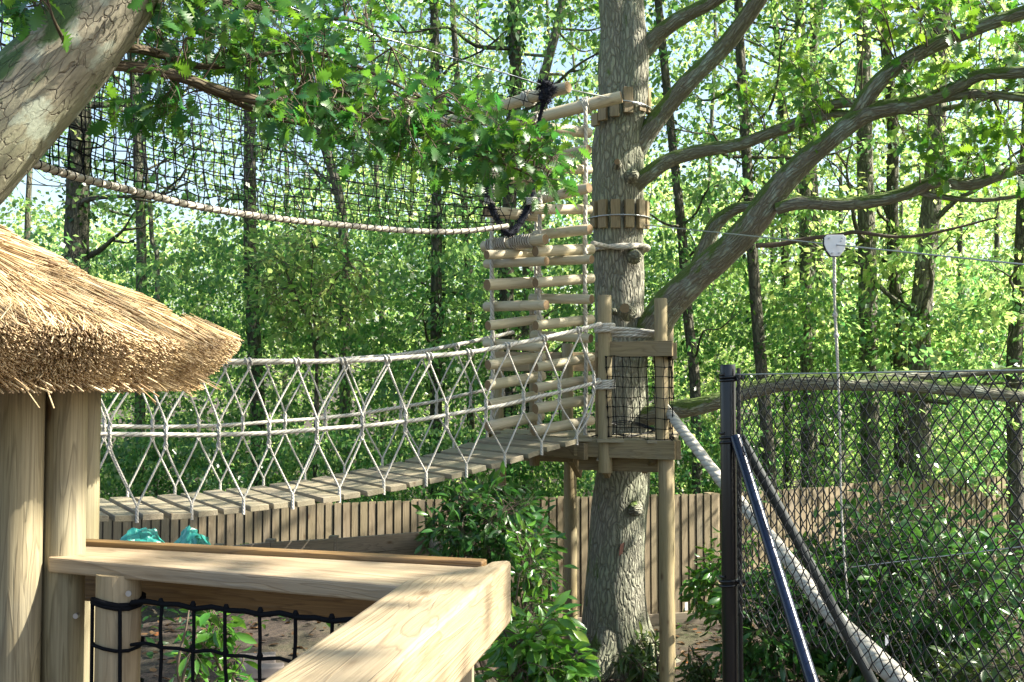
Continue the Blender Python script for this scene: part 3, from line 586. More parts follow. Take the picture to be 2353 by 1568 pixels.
for side in (0, 1):
    for nm_, fz, r in (('hand_rope', zt_, .0195), ('middle_rope', zm, .0165)):
        m_ = MB(); pts = [ropept(s, side, fz(s) + (.012 if side else 0)) for s in SS]
        if side == 0: pts.append(P(1380, 745 if nm_ == 'hand_rope' else 877, 9.2))
        m_.tube(pts, r, 9); m_.build(nm_, ROPE, br)
    m_ = MB(); kstep = .37; bs = [s for i, s in enumerate(PK) if i % 2 == (1 if side == 0 else 0)]; bs = [s + .07 for s in bs]
    for i, s in enumerate(bs):
        zb = zd(s) + .0; zt1 = zt_(s + .02)
        t0 = ropept(s + .03, side, zt1 - .055); b0 = ropept(s, side, zb + .06)
        m_.tube([ropept(s, side, zb - .05) , b0], [.013, .011], 6); 
        wrap(m_, ropept(s + .01, side, zt1 + .0) - ax * .012, ropept(s + .05, side, zt1 + .0) + ax * .0, .026, .0075, 1.5, 8)
        m_.tube([t0, ropept(s + .03, side, zt1 - .015)], .0135, 6)
        for sg in (-1, 1):
            sm = s + sg * kstep / 2
            if sm > sE + .1 or sm < s0: continue
            zM = zm(sm); mt, mbp = ropept(sm, side, zM + .10), ropept(sm, side, zM - .10)
            m_.tube(spl([t0, t0.lerp(mt, .5) + cr * .006, mt + ax * .007 * sg * -1, ropept(sm, side, zM) + cr * -.022 * sg], 3), .0082, 5, False)
            m_.tube(spl([b0, b0.lerp(mbp, .5), mbp - ax * .007 * sg, ropept(sm, side, zM) + cr * .022 * sg], 3), .0082, 5, False)
            if sg == 1:
                for q in (0, math.pi):
                    m_.tube([ropept(sm, side, zM + .11 - .22 * j / 12) + (ax * math.cos(q + j * .9) + cr * math.sin(q + j * .9)) * .011 for j in range(13)], .008, 5)
    if side == 0:
        m_.tube(spl([P(1318, 1012, 9.05), P(1352, 960, 9.1), P(1366, 900, 9.15), P(1372, 880, 9.17)], 4), .0082, 5)
    m_.build('rope_lacing', ROPET, br)
m_ = MB()      # bindings round the platform post and tails to the next post
PF1 = P(1390, 900, 9.3); 
def wz(c, z0, z1, r, rr, turns): wrap(m_, Vector((c.x, c.y, z0)), Vector((c.x, c.y, z1)), r, rr, turns, 14)
wz(PF1, P(1390, 762, 9.3).z, P(1390, 746, 9.3).z, .082, .019, 2.6)
m_.build('rope_binding', ROPE, br); m_ = MB()
wz(PF1, P(1390, 893, 9.3).z, P(1390, 872, 9.3).z, .085, .0145, 4.2); m_.build('rope_binding', ROPE, br)
for k in range(3):
    m_ = MB(); m_.tube(spl([P(1400, 755 + k * 8, 9.22 + .05 * k), P(1450, 757 + k * 8 - k, 9.3), P(1510, 764 + k * 4, 9.3 + .04 * k)], 4), .017, 8); m_.build('tail_rope', ROPE, br)
# knots under deck edge
# ------------------------------------------------------------------ timber platform
pf = thing('timber_platform', 'round-post timber platform built round the oak with netted rail', 'platform', (TC.x, TD, 0))
zD = 2.443; zb = 0
def post(px, D, z0, z1, r, mat=POLE, name='post'):
    x = (px - 1176.5) / F * D; m_ = MB(); pts = [Vector((x, D, z0)), Vector((x, D, z0 + .01))] + [Vector((x + random.uniform(-.003, .003), D, z0 + (z1 - z0) * k / 6)) for k in range(1, 6)] + [Vector((x, D, z1 - .012)), Vector((x, D, z1))]
    m_.tube(pts, [r, r, r, r, r, r, r, r, r * .93], 22, True, 0, capm=1); return m_.build(name, [mat, ENDG], pf)
zz = lambda px, py, D: P(px, py, D).z
post(1390, 9.3, zz(1390, 1086, 9.3), zz(1390, 679, 9.3), .0635)
post(1519, 9.15, zz(1519, 1010, 9.15), zz(1519, 686, 9.15), .058)
post(1520, 9.32, zz(1520, 1050, 9.3), zz(1520, 773, 9.3), .062)
post(1537, 10.6, 0, zz(1537, 745, 10.6), .05)
post(1529, 9.12, 0, zz(1530, 1045, 9.12), .068)
post(1310, 11.1, 0, zz(1310, 1045, 11.1), .07); post(1304, 11.0, zD - .1, zz(1304, 790, 11), .062)
post(1150, 10.9, 0, zz(1150, 1010, 10.9), .062); post(1147, 10.95, zD - .1, zz(1147, 800, 10.95), .05)
post(1228, 10.4, zz(1228, 1070, 10.4), zz(1228, 692, 10.4), .052, WOOD)
def G(px, D): return ((px - 1176.5) / F * D, D)
poly = [G(1348, 9.27), G(1551, 9.02), G(1560, 11.5), G(1118, 11.5), G(1119, 10.75)]
def clip_row(y):
    xs_ = []
    for i in range(len(poly)):
        (xa, ya), (xb, yb) = poly[i], poly[(i + 1) % len(poly)]
        if (ya - y) * (yb - y) < 0: xs_.append(xa + (xb - xa) * (y - ya) / (yb - ya))
    return sorted(xs_)
y = 9.1
while y < 11.45:
    X = clip_row(y)
    if len(X) >= 2:
        segs = [(X[0], X[-1])]; dy = abs(y - TD)
        if dy < .36: h_ = math.sqrt(.36 ** 2 - dy * dy) + .03; segs = [(X[0], TC.x - h_), (TC.x + h_, X[-1])]
        for a, b in segs:
            if b - a > .05: m_ = MB(); m_.box(((a + b) / 2, y, zD - .012), ((b - a) / 2, 0, 0), (0, .066, 0), (0, 0, .014)); m_.build('deck_board', PLANK, pf, .002)
    y += .142
def bd(a, b, z0, z1, th=.045, name='fascia_board', mat=WOOD):
    m_ = MB(); a = Vector((a[0], a[1], (z0 + z1) / 2)); b = Vector((b[0], b[1], (z0 + z1) / 2)); m_.beam(a, b, th, z1 - z0); return m_.build(name, mat, pf, .003)
f0, f1 = G(1320, 9.42), G(1551, 8.98)
bd(f0, f1, zD - .165, zD - .002); bd((f1[0] + .025, f1[1]), (f1[0] + .19, 11.4), zD - .165, zD + .002)
bd(G(1346, 9.32), G(1140, 10.5), zD - .19, zD - .04, .05); bd(G(1120, 10.78), G(1130, 11.5), zD - .17, zD - .01)
bd(G(1330, 9.55), G(1512, 9.3), zD - .30, zD - .17, .05, 'joist'); bd(G(1165, 10.75), G(1540, 10.1), zD - .30, zD - .17, .05, 'joist')
for (x0, y0, D0, x1, y1, D1) in ((1312, 1052, 9.6, 1332, 1088, 9.9), (1378, 1050, 9.3, 1398, 1090, 9.5), (1500, 1052, 9.2, 1480, 1078, 9.6)):
    m_ = MB(); m_.beam(P(x0, y0, D0), P(x1, y1, D1), .05, .09); m_.build('brace', WOOD, pf, .003)
zr0, zr1 = zz(1460, 820, 9.2), zz(1460, 785, 9.2)
bd(G(1370, 9.34), G(1546, 8.99), zr0, zr1, .04, 'rail_board'); a = G(1549, 9.0); bd((a[0] + .005, a[1]), (a[0] + .13, 11.2), zr0 - .03, zr1 - .02, .04, 'rail_board')
bd(G(1376, 9.42), G(1180, 11.2), zr0 - .01, zr1 - .02, .04, 'rail_board') if False else None
zb0, zb1 = zz(1300, 853, 11), zz(1300, 803, 11)
bd(G(1130, 10.9), G(1400, 11.15), zb0, zb1 - .03, .045, 'rail_board', WOODN)
m_ = MB(); p0 = P(1375, 800, 9.5); m_.box((p0.x, p0.y, (zD + zr1) / 2), (0, 0, (zr1 - zD) / 2), (.028, 0, 0), (0, .05, 0)); m_.build('side_plank', WOOD, pf, .003)
def netgrid(mb, A, B, n, m, r, wob=.008, sides=3, sag=0, kn=1.9):
    """A(t),B(t): top and bottom curves; n vertical strands, m horizontal"""
    W = [[None] * (m + 1) for _ in range(n + 1)]
    for i in range(n + 1):
        for j in range(m + 1):
            u = j / m; p = A(i / n).lerp(B(i / n), u); p = p + Vector([random.uniform(-wob, wob) for _ in range(3)]) + Vector((0, 0, -sag * math.sin(u * math.pi))); W[i][j] = p
    for i in range(n + 1): mb.tube(W[i], r, sides, False)
    for j in range(m + 1): mb.tube([W[i][j] for i in range(n + 1)], r, sides, False)
    for i in range(0, n + 1):
        for j in range(m + 1):
            p = W[i][j]; mb.tube([p - Vector((0, 0, r * 1.6)), p, p + Vector((0, 0, r * 1.6))], [r * .8, r * kn, r * .8], 4, False)
def LR(a, b): a, b = Vector(a), Vector(b); return lambda t: a.lerp(b, t)
m_ = MB(); netgrid(m_, LR(P(1392, 820, 9.23), P(1544, 820, 9.02)), LR(P(1398, 1005, 9.23), P(1546, 1011, 9.02)), 8, 8, .0042)
netgrid(m_, LR(P(1392, 820, 9.23), P(1403, 826, 9.42)), LR(P(1398, 1003, 9.23), P(1410, 1000, 9.42)), 2, 8, .0042)
netgrid(m_, LR(P(1545, 820, 9.02), (P(1545, 820, 9.02) + Vector((.1, 2.0, 0)))), LR(P(1546, 1011, 9.02), P(1546, 1011, 9.02) + Vector((.1, 2.0, 0))), 18, 8, .0042)
m_.build('safety_net', BLACKC, pf)
m_ = MB(); netgrid(m_, LR(P(1140, 855, 11.1), P(1395, 850, 11.2)), LR(P(1140, 985, 11.1), P(1395, 985, 11.2)), 14, 8, .0045); m_.build('safety_net', BLACKC, pf)
m_ = MB()
for k in range(3): m_.tube(spl([P(1375 + 5 * k, 985 - 4 * k, 9.7), P(1420, 968 + 4 * k, 9.75 + .1 * k), P(1465, 972 + 3 * k, 9.7), P(1500, 985 + 2 * k, 9.6), P(1512, 996, 9.5)], 5), .006, 7)
for k in range(2): m_.tube(spl([P(1360 + 12 * k, 1003, 9.35), P(1400 + 20 * k, 996 + 2 * k, 9.4), P(1450 + 10 * k, 1003 - 3 * k, 9.5), P(1500, 990 + 3 * k, 9.6)], 5), .006, 6)
tag(m_.build('cable_coil', BLACKP), 'dark cable lying in a loose loop on the platform deck', 'cable')
# ------------------------------------------------------------------ net tunnel
netT = thing('net_tunnel', 'black mesh climbing net slung over a thick pale rope from the mossy limb', 'climbing net', P(1170, 540, 9.0))
br_px = [(-60, 340, 4.6), (36, 362, 4.9), (162, 403, 5.4), (313, 441, 6.0), (439, 472, 6.5), (565, 493, 7.0), (684, 508, 7.5), (792, 518, 7.9), (900, 528, 8.3), (1005, 533, 8.6), (1077, 531, 8.8), (1167, 520, 9.0)]
bp = spl([P(*q) for q in br_px], 4)
m_ = MB(); m_.tube(bp, .023, 10); m_.build('edge_rope', ROPEB, netT)
def curve(pts):
    L = [0.0]
    for a, b in zip(pts, pts[1:]): L.append(L[-1] + (b - a).length)
    def f(t):
        t *= L[-1]
        for i in range(len(L) - 1):
            if t <= L[i + 1] + 1e-9: return pts[i].lerp(pts[i + 1], (t - L[i]) / (L[i + 1] - L[i]))
        return pts[-1]
    return f
Bc = curve(bp)
t1 = curve(spl([P(-60, -20, 5.0), P(200, 60, 5.9), P(450, 130, 7.0), (P(750, 190, 8.2)), P(1000, 270, 8.9), P(1106, 360, 9.15)], 4))
t2p = spl([P(-60, -420, 6.0), P(300, -130, 7.0), P(600, -10, 7.9), P(753, 49, 8.3), P(969, 112, 8.9), P(1174, 173, 9.2), P(1252, 198, 9.3)], 4); t2 = curve(t2p)
m_ = MB(); netgrid(m_, t1, Bc, 52, 13, .0046, .014, kn=1.25)
for i in range(64):
    t = i / 64; p = Bc(t); q = Bc(min(1, t + .004)); d_ = (q - p).normalized(); wrap(m_, p, p + d_ * .012, .025, .0032, 1.0, 8)
m_.build('net_mesh', BLACKC, netT)
m_ = MB(); netgrid(m_, t2, lambda t: Bc(t) + Vector((.0, .05, .02)), 36, 14, .0040, .016, kn=1.2); m_.build('net_mesh', BLACKC, netT)
m_ = MB(); m_.tube(t2p, .007, 6); m_.tube(spl([P(735, 38, 8.2), P(765, 52, 8.35), P(800, 66, 8.5)], 3), .016, 8); m_.build('top_cable', STEEL, netT)
m_ = MB()
def fuzz(pp, r):
    pts = spl([P(*q) for q in pp], 6); m_.tube(pts, r, 9, True, .35)
    for p in pts[::1]:
        for _ in range(26):
            d_ = Vector([random.gauss(0, 1) for _ in range(3)]).normalized(); m_.tube([p + d_ * r * .5, p + d_ * r * random.uniform(1.2, 2.0) + Vector((0, 0, random.uniform(-.02, .02)))], [.005, .002], 3, False)
fuzz([(1106, 355, 9.2), (1110, 400, 9.15), (1122, 455, 9.1), (1140, 500, 9.05), (1168, 538, 9.0), (1193, 515, 9.1), (1208, 488, 9.15), (1222, 466, 9.2)], .028)
fuzz([(1222, 466, 9.2), (1229, 400, 9.35), (1231, 330, 9.3), (1238, 280, 9.2), (1250, 232, 9.1)], .016)
fuzz([(1245, 196, 9.1), (1262, 200, 9.1), (1255, 215, 9.1), (1250, 232, 9.1)], .05)
m_.build('fluffy_rope', BLACKF, netT)
m_ = MB()
for (x, y) in ((1110, 378), (1125, 462), (1222, 462)):
    c = P(x, y, 9.1); wrap(m_, c - Vector((0, 0, .03)), c + Vector((0, 0, .03)), .04, .01, 4)
m_.build('rope_binding', ROPE, netT)
# ------------------------------------------------------------------ left limb (second oak)
loak = thing('oak_tree', 'pale crack-barked trunk leaning across the top left corner, mossy on its upper side', 'tree', (-4.6, 4.6, 0))
LP = [Vector((-4.6, 4.6, -.2)), Vector((-4.5, 4.6, .6)), Vector((-4.1, 4.6, 1.9)), Vector((-3.3, 4.6, 3.1)), P(-130, 420, 4.6), P(60, 235, 4.65), P(165, 115, 4.7), P(250, 0, 4.75), P(330, -130, 4.8), P(420, -300, 4.8), P(480, -520, 4.8)]
LP = spl(LP, 5); mb = MB(); noisy_tube(mb, LP, lin([.34, .29, .26, .24, .222, .213, .205, .195, .18, .17, .15], len(LP)), 40, .07, 1.8); mb.build('trunk', LIMB, loak)
FB = []
def L2(pp, **k): o, pts = limb(pp, parent=loak, **k); FB.append(pts)
BRK = m_bark('dark branch bark', (.15, .11, .07), (.04, .03, .02), 40, 8, moss=.2, width=.2, bd=.006)
L2([(215, 150, 4.75, 22), (260, 150, 4.8, 14), (350, 160, 4.9, 12), (440, 185, 5.0, 13), (520, 212, 5.1, 12), (620, 237, 5.2, 11), (700, 240, 5.3, 10), (800, 252, 5.45, 9), (880, 275, 5.6, 7), (960, 310, 5.7, 5), (1080, 352, 5.8, 4), (1180, 385, 5.85, 3), (1250, 420, 5.9, 2)], mat=BRK, n=10)
L2([(225, 105, 4.8, 18), (270, 108, 4.9, 11), (330, 115, 5.0, 11), (385, 130, 5.1, 10), (440, 150, 5.2, 8), (520, 150, 5.3, 7), (640, 120, 5.5, 6), (760, 130, 5.6, 5), (900, 190, 5.7, 4), (1040, 260, 5.8, 3), (1180, 310, 5.9, 2)], mat=BRK, n=9)
L2([(440, 190, 5.0, 8), (520, 225, 5.15, 7), (600, 260, 5.3, 7), (680, 282, 5.4, 6), (740, 292, 5.5, 4), (780, 330, 5.6, 3)], mat=BRK, n=8)
L2([(300, -60, 4.8, 16), (420, -20, 5.1, 10), (560, 10, 5.4, 8), (700, 40, 5.6, 6), (820, 50, 5.8, 4), (900, 110, 5.9, 2)], mat=BRK, n=9)
L2([(160, 118, 4.55, 6), (130, 60, 4.4, 4), (115, 20, 4.35, 3), (100, -40, 4.3, 2)], mat=BRK, n=6)
L2([(640, 236, 5.2, 5), (730, 210, 5.3, 4), (860, 220, 5.4, 3), (980, 240, 5.5, 2)], mat=BRK, n=6)
def leafy(parent, branches, targets, per, lsize, tmpl, mat, spread=.12, name='leaves', tw=.0035, up=.5, twigs=True):
    allp = [p for b in branches for p in b[2:]]; A = np.array([tuple(p) for p in allp]); m_ = MB(); pos = []; dr = []
    for t in targets:
        d2 = ((A - np.array(t)) ** 2).sum(1); k = int(np.argmin(d2 + rng.random(len(d2)) * .02)); a = allp[k]; t = Vector(t); mid = a.lerp(t, .55) + Vector((random.uniform(-.07, .07), random.uniform(-.07, .07), random.uniform(-.02, .09)))
        path = spl([a, mid, t], 4); ddir = (t - mid).normalized()
        if twigs: m_.tube(path, [tw * 1.6, tw * .6], 4, False)
        for _ in range(per):
            u = random.random() ** .5; b_ = path[-1].lerp(path[-4], 1 - u) if u < .8 else path[-1]; o_ = Vector([random.gauss(0, 1) for _ in range(3)]).normalized()
            dv = (ddir * .7 + o_).normalized(); e = b_ + dv * random.uniform(0, spread)
            if twigs: m_.tube([b_, e], [tw * .5, tw * .35], 3, False)
            pos.append(tuple(e)); dr.append(tuple(dv + Vector((0, 0, -.25))))
    if twigs: m_.build('twigs', TWIG, parent)
    pos = np.array(pos); dr = np.array(dr); nm = rng.normal(size=pos.shape) * .55; nm[:, 2] += up
    o = bpy.data.objects.new(name, leaf_mesh(name, pos, dr, nm, rng.uniform(.5, 1.3, len(pos)) * lsize, tmpl, mat)); link(o, parent); return o
def region(n, xs_, lo, hi, D0, D1, dn=.35):
    out = []
    for _ in range(n):
        x = random.uniform(xs_[0], xs_[-1]); a = np.interp(x, xs_, lo); b = np.interp(x, xs_, hi); y = random.uniform(a, b); D = np.interp(x, [xs_[0], xs_[-1]], [D0, D1]) + random.uniform(-dn, dn)
        out.append(tuple(P(x, y, D)))
    return out
tg = region(135, [330, 450, 600, 750, 900, 1000, 1100, 1200, 1285], [-60, -60, -30, 60, 120, 190, 230, 290, 320], [150, 190, 235, 300, 370, 390, 400, 440, 470], 5.1, 6.0, .6)
tg += region(45, [640, 800, 950, 1100, 1200, 1280], [150, 180, 200, 240, 300, 320], [280, 320, 370, 400, 440, 450], 5.3, 5.9)
tg += region(42, [250, 450, 700, 850], [-60, -60, -60, -40], [60, 110, 130, 110], 4.9, 5.8) + region(10, [255, 350, 420], [215, 220, 230], [270, 280, 250], 5.0, 5.1) + region(7, [20, 60, 110], [-20, -20, 0], [30, 30, 20], 4.4, 4.5)
leafy(loak, FB, tg, 9, .092, T_OAK, LOAKN, .16)
# sprig hanging over the net and oak sprays upper right
tg = region(66, [1960, 2100, 2200, 2353, 2480], [-40, -40, -40, -40, -40], [60, 200, 260, 330, 330], 8.8, 8.0, .7) + region(26, [2080, 2200, 2353], [250, 240, 240], [420, 440, 420], 8.9, 8.6, .5) + region(22, [1700, 1850, 2000], [200, 120, 90], [330, 330, 280], 10.2, 9.2, .5)
leafy(oak, OB, tg, 10, .11, T_OAK, LOAK, .16, tw=.005)
tg = region(100, [590, 660, 720, 790, 860], [600, 540, 520, 545, 620], [700, 760, 790, 760, 700], 13.6, 13.6, .7)
sp = thing('young_oak', 'young yellow-green oak topping the thicket just below the middle of the thick rope', 'tree', (P(725, 600, 14.0).x, 14.0, 0))
st = [spl([Vector((P(725, 600, 14.0).x, 14.0, 0)), P(728, 840, 14.0), P(715 + k, 690, 13.9), P(720 + 2.5 * k, 570 + abs(k), 13.7)], 5) for k in (-30, 0, 32)]; mb = MB()
for q in st: mb.tube(q, [.03, .006], 6)
mb.build('stem', FARB, sp); leafy(sp, st, tg, 13, .10, T_HEX, LBG2, .3, tw=.004, up=.9)
cc = np.stack([rng.uniform(-1.2, 3.2, 42), rng.uniform(3.2, 6.6, 42), rng.uniform(6.2, 8.6, 42)], 1); p_ = clumps(cc, 40, rng.uniform(.18, .4, 42), .5); d_, n_ = rand_leaves(p_)  # unseen leaf clumps added overhead to shade and dapple the leaning limb
link(bpy.data.objects.new('crown', leaf_mesh('crown', p_, d_, n_, rng.uniform(.08, .14, len(p_)), T_HEX, LOAK)), loak)
# high canopy of the big oak (mostly above the frame, throws the dappled shade)
nc = 210; th = rng.uniform(0, 6.28, nc); rr = 5.2 * np.sqrt(rng.uniform(0, 1, nc)); cc = np.stack([TC.x + 1.2 + rr * np.cos(th), TD - 1.2 + rr * np.sin(th), rng.uniform(7.6, 11, nc)], 1)
p_ = clumps(cc, 34, rng.uniform(.2, .5, nc), .5); d_, n_ = rand_leaves(p_); o = bpy.data.objects.new('crown', leaf_mesh('crown', p_, d_, n_, rng.uniform(.08, .15, len(p_)), T_HEX, LOAK)); link(o, oak)

nc = 190; cc = np.stack([rng.uniform(4.2, 12, nc), rng.uniform(-1.5, 11.5, nc), rng.uniform(6.8, 11, nc)], 1)  # extra unseen clumps added off to the right to dapple the foreground
p_ = clumps(cc, 50, rng.uniform(.2, .42, nc), .5); d_, n_ = rand_leaves(p_); o = bpy.data.objects.new('crown', leaf_mesh('crown', p_, d_, n_, rng.uniform(.10, .18, len(p_)), T_HEX, LOAK)); link(o, oak)
# ------------------------------------------------------------------ zip line
zl = thing('zip_line', 'white trolley plate on a pale wire with a knotted rope hanging from it', 'zip line', P(1917, 570, 7.6))
a, b = P(1480, 517, 10.5), P(2353, 608, 5.8); m_ = MB()
tt = [a.lerp(b, i / 12) for i in range(13)] + [a.lerp(b, 1.3)]; m_.tube(tt, .0055, 6); m_.build('wire', STEEL, zl)
c = PL(1917, 566, a, (b - a).normalized()); u = (b - a).normalized(); n_ = Vector((u.y, -u.x, 0)).normalized(); pxm = c.y / F
shape = [(-23, 20), (-18, 25), (19, 25), (25, 19), (24, 2), (20, -12), (10, -24), (-9, -24), (-19, -10), (-24, 4)]
for k_, (off, mt_, s_) in enumerate(((-.022, WHITEP, 1.0), (.022, BLUEP, 1.03))):
    m_ = MB(); o0 = len(m_.v)
    for dz in (-.006, .006):
        for (x, y_) in shape: m_.v.append(c + Vector((1, -.1, 0)).normalized() * x * s_ * pxm + Vector((0, 0, y_ * s_ * pxm)) + Vector((.1, 1, 0)).normalized() * (off + dz)); m_.tc.append((x * .01, y_ * .01, 0))
    m_.face(tuple(range(o0, o0 + 10)), 0, False); m_.face(tuple(range(o0 + 19, o0 + 9, -1)), 0, False)
    for i in range(10): m_.face((o0 + i, o0 + 10 + i, o0 + 10 + (i + 1) % 10, o0 + (i + 1) % 10), 0, False)
    m_.build('plate', mt_, zl, .002)
m_ = MB()
for (x, y_) in ((-15, 17), (15, 17), (-8, -17), (8, -17), (12, 10)):
    q = c + Vector((x * pxm, -.03, y_ * pxm)); m_.tube([q, q - Vector((0, .012, 0))], .007, 8)
m_.build('bolts', STEEL, zl)
Dz = c.y; hp = spl([P(1917, 592, Dz), P(1918, 700, Dz), P(1923, 800, Dz), P(1929, 950, Dz), P(1933, 1150, Dz), P(1940, 1280, Dz), P(1948, 1375, Dz)], 4)
m_ = MB(); m_.tube(hp, lin([.013, .010, .011, .008, .008, .008, .007], len(hp)), 8, True, .08)
for k in (2, 5, 7, 12): m_.tube([hp[k] - Vector((0, 0, .02)), hp[k], hp[k] + Vector((0, 0, .02))], [.012, .022, .012], 8)
m_.build('hanging_rope', ROPET, zl)
m_ = MB(); m_.tube([P(1955, 1304, 7.4), P(2353, 1256, 6.4), P(2600, 1228, 5.9)], .0045, 6); tag(m_.build('string_line', STEEL), 'thin pale wire crossing in front of the dark laurel at lower right', 'wire')
m_ = MB(); r_ = spl([P(1520, 925, 9.3), P(1555, 972, 9.0), P(1600, 1030, 8.6), P(1655, 1102, 8.2), P(1760, 1222, 7.6), P(1830, 1310, 7.2), P(1900, 1400, 6.8), P(1990, 1490, 6.4), P(2080, 1575, 6.0), P(2200, 1690, 5.6)], 5)
m_.tube(r_, lin([.04, .045, .046, .046, .05, .055, .062, .066, .07], len(r_)), 12, True, .06); tag(m_.build('thick_rope', ROPEW), 'thick fluffy white rope sloping down from the platform corner behind the mesh fence', 'rope')
# ------------------------------------------------------------------ chain link fence
cf = thing('chain_link_fence', 'black chain-link fence with steel end post and sloping braces', 'fence', Vector((P(1672, 900, 6.0).x, 6.0, 0)))
ca = P(1690, 862, 6.0); cb = P(2353, 852, 3.95); zc = (ca.z + cb.z) / 2
cu = Vector((cb.x - ca.x, cb.y - ca.y, 0)); Lc = cu.length * 1.18; cu.normalize()
def cpole(px, D, r, ztop_, name, mat, cap=True):
    x = (px - 1176.5) / F * D; m_ = MB(); m_.tube([(x, D, -.2), (x, D, 1), (x, D, 2), (x, D, ztop_ - .015), (x, D, ztop_)], [r, r, r, r, r * .9], 24); return m_.build(name, mat, cf)
cpole(1672, 6.05, .046, zz(1672, 838, 6.05), 'post', BLACKP)
cpole(1697, 6.0, .012, zz(1697, 846, 6.0), 'tension_bar', BLACKP); cpole(1690, 6.1, .016, zz(1690, 1000, 6.1), 'tension_bar', GREYP)
def pole(pts, r, nm_, mt_): m_ = MB(); m_.tube([P(*q) for q in pts], r, 18); m_.build(nm_, mt_, cf)
pole([(1690, 1005, 6.0), (1745, 1180, 5.7), (1867, 1570, 5.05), (1905, 1690, 4.9)], .032, 'brace_pole', BLUEP)
pole([(1700, 1003, 6.05), (1850, 1275, 6.0), (2005, 1568, 5.95), (2060, 1680, 5.9)], .030, 'brace_pole', GREYP)
for y_, w_ in ((868, .02), (1006, .03), (1335, .03)):
    m_ = MB(); q = P(1674, y_, 6.05); wrap(m_, q - Vector((0, 0, w_)), q + Vector((0, 0, w_)), .05, .009, 2.2, 14); m_.tube([q + Vector((.045, -.02, 0)), q + Vector((.09, -.03, 0))], .014, 8); m_.tube([q + Vector((.06, -.05, 0)), q + Vector((.06, .01, 0))], .009, 6); m_.build('clamp', BLACKP, cf)
m_ = MB(); pz = .078; nW = int(Lc / (pz / 2)); rows = 34; cz = zc - .005
for i in range(nW):
    pts = []
    for j in range(rows + 1):
        s_ = (i + ((j + i) % 2)) * pz / 2; bow = .012 * math.sin(i * .35) ; dz = .004 * math.sin(i * .9 + j)
        pts.append(Vector((ca.x, ca.y, cz - j * pz / 2 * 1.05 + dz)) + cu * s_ + Vector((cu.y, -cu.x, 0)) * ((.004 if j % 2 else -.004) + bow))
    m_.tube(pts, .0037, 5, False)
m_.build('wire_mesh', WIRE, cf)
m_ = MB(); m_.tube([Vector((ca.x, ca.y, zc + .002)) + cu * t for t in (0, .5, 1, 1.5, 2, Lc)], .004, 6); m_.build('line_wire', STEEL, cf)
# ------------------------------------------------------------------ near timber railing
ZR = CZ - .422
rl = thing('timber_railing', 'pale timber handrail with a mitred corner and black netting, in the foreground', 'railing', PZ(1120, 1330, ZR))
fa, fb_ = PZ(112, 1280, ZR), PZ(920, 1346, ZR); ba, bb = PZ(205, 1256, ZR), PZ(1112, 1303, ZR)
m_ = MB(); q0 = PZ(945, 1348, ZR); m_.prism([(fa.x, fa.y), (q0.x, q0.y), (bb.x, bb.y), (ba.x - .15, ba.y + .05)], ZR - .038, ZR - .001, fb_ - fa); m_.build('cap_rail', WOODN, rl, .005)
oa, ob = PZ(205, 1240, ZR + .014), PZ(1172, 1291, ZR + .002); ia, ib = ba + Vector((0, .012, 0)), bb + Vector((0, .01, 0))
al = (bb - ba).normalized()
ow = Vector((-al.y, al.x, 0)) * .042
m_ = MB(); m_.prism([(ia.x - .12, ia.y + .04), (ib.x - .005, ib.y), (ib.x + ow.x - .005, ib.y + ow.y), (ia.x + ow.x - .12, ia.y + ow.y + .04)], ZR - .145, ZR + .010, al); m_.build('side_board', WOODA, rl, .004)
O_ = PZ(1175, 1290, ZR); dB = (PZ(1066, 1568, ZR - .145) - PZ(1178, 1431, ZR - .145)).normalized(); dB.z = 0
Lf = PZ(930, 1337, ZR); dL = (PZ(600, 1568, ZR) - Lf).normalized()
Ibk = Vector((ib.x + ow.x, ib.y + ow.y, 0))
e1_, e2_ = O_ + dB * 2.1, Lf + dL * 1.85
m_ = MB(); m_.prism([(O_.x, O_.y), (e1_.x, e1_.y), (e2_.x, e2_.y), (Lf.x, Lf.y), (bb.x - .002, bb.y), (Ibk.x, Ibk.y)], ZR - .145, ZR + .004, dB); m_.build('corner_beam', WOODN, rl, .009)
def rpost(px, D, z0, z1, r, nm_='post', par=None, mat=POLEN):
    x = (px - 1176.5) / F * D; m_ = MB(); m_.tube([(x, D, z0), (x, D, z0 + (z1 - z0) * .3), (x, D, z0 + (z1 - z0) * .6), (x, D, z1)], r, 30); return m_.build(nm_, mat, par if par is not None else rl)
rpost(281, 2.462, 0, ZR - .03, .0515, mat=WOODN)
q = PZ(1085, 1500, ZR - .145); m_ = MB(); m_.box((q.x - .02, q.y + .02, ZR / 2 - .08), (0, 0, ZR / 2 - .075), (.022, 0, 0), (0, .035, 0)); m_.build('post', WOODN, rl, .003)
m_ = MB(); xk, yk = (277 - 1176.5) / F * 2.375, 2.375
c = P(296, 1364, 2.409); m_.tube([c, c - Vector((0, .003, 0))], .007, 12); m_.build('screw_head', STEEL, rl)
m_ = MB(); c = P(174, 1416, 2.524); m_.tube([c + Vector((0, .01, 0)), c - Vector((0, .002, 0))], .0065, 12); HSCREW = m_
m_ = MB(); dA = (fb_ - fa).normalized()
top = [P(338, 1382, 2.36), P(800, 1424, 2.2)]
ta, tb = P(338, 1380, 2.40), P(900, 1432, 2.16); dn = Vector((0, 0, -1.2))
st0 = .0915; nL = 9
for i in range(nL):
    p = ta + (tb - ta).normalized() * (i * .0915 + .04); pts = [p + Vector((random.uniform(-.004, .004), 0, -.06 * k)) for k in range(14)]; m_.tube(spl(pts, 2), .0042, 7, False)
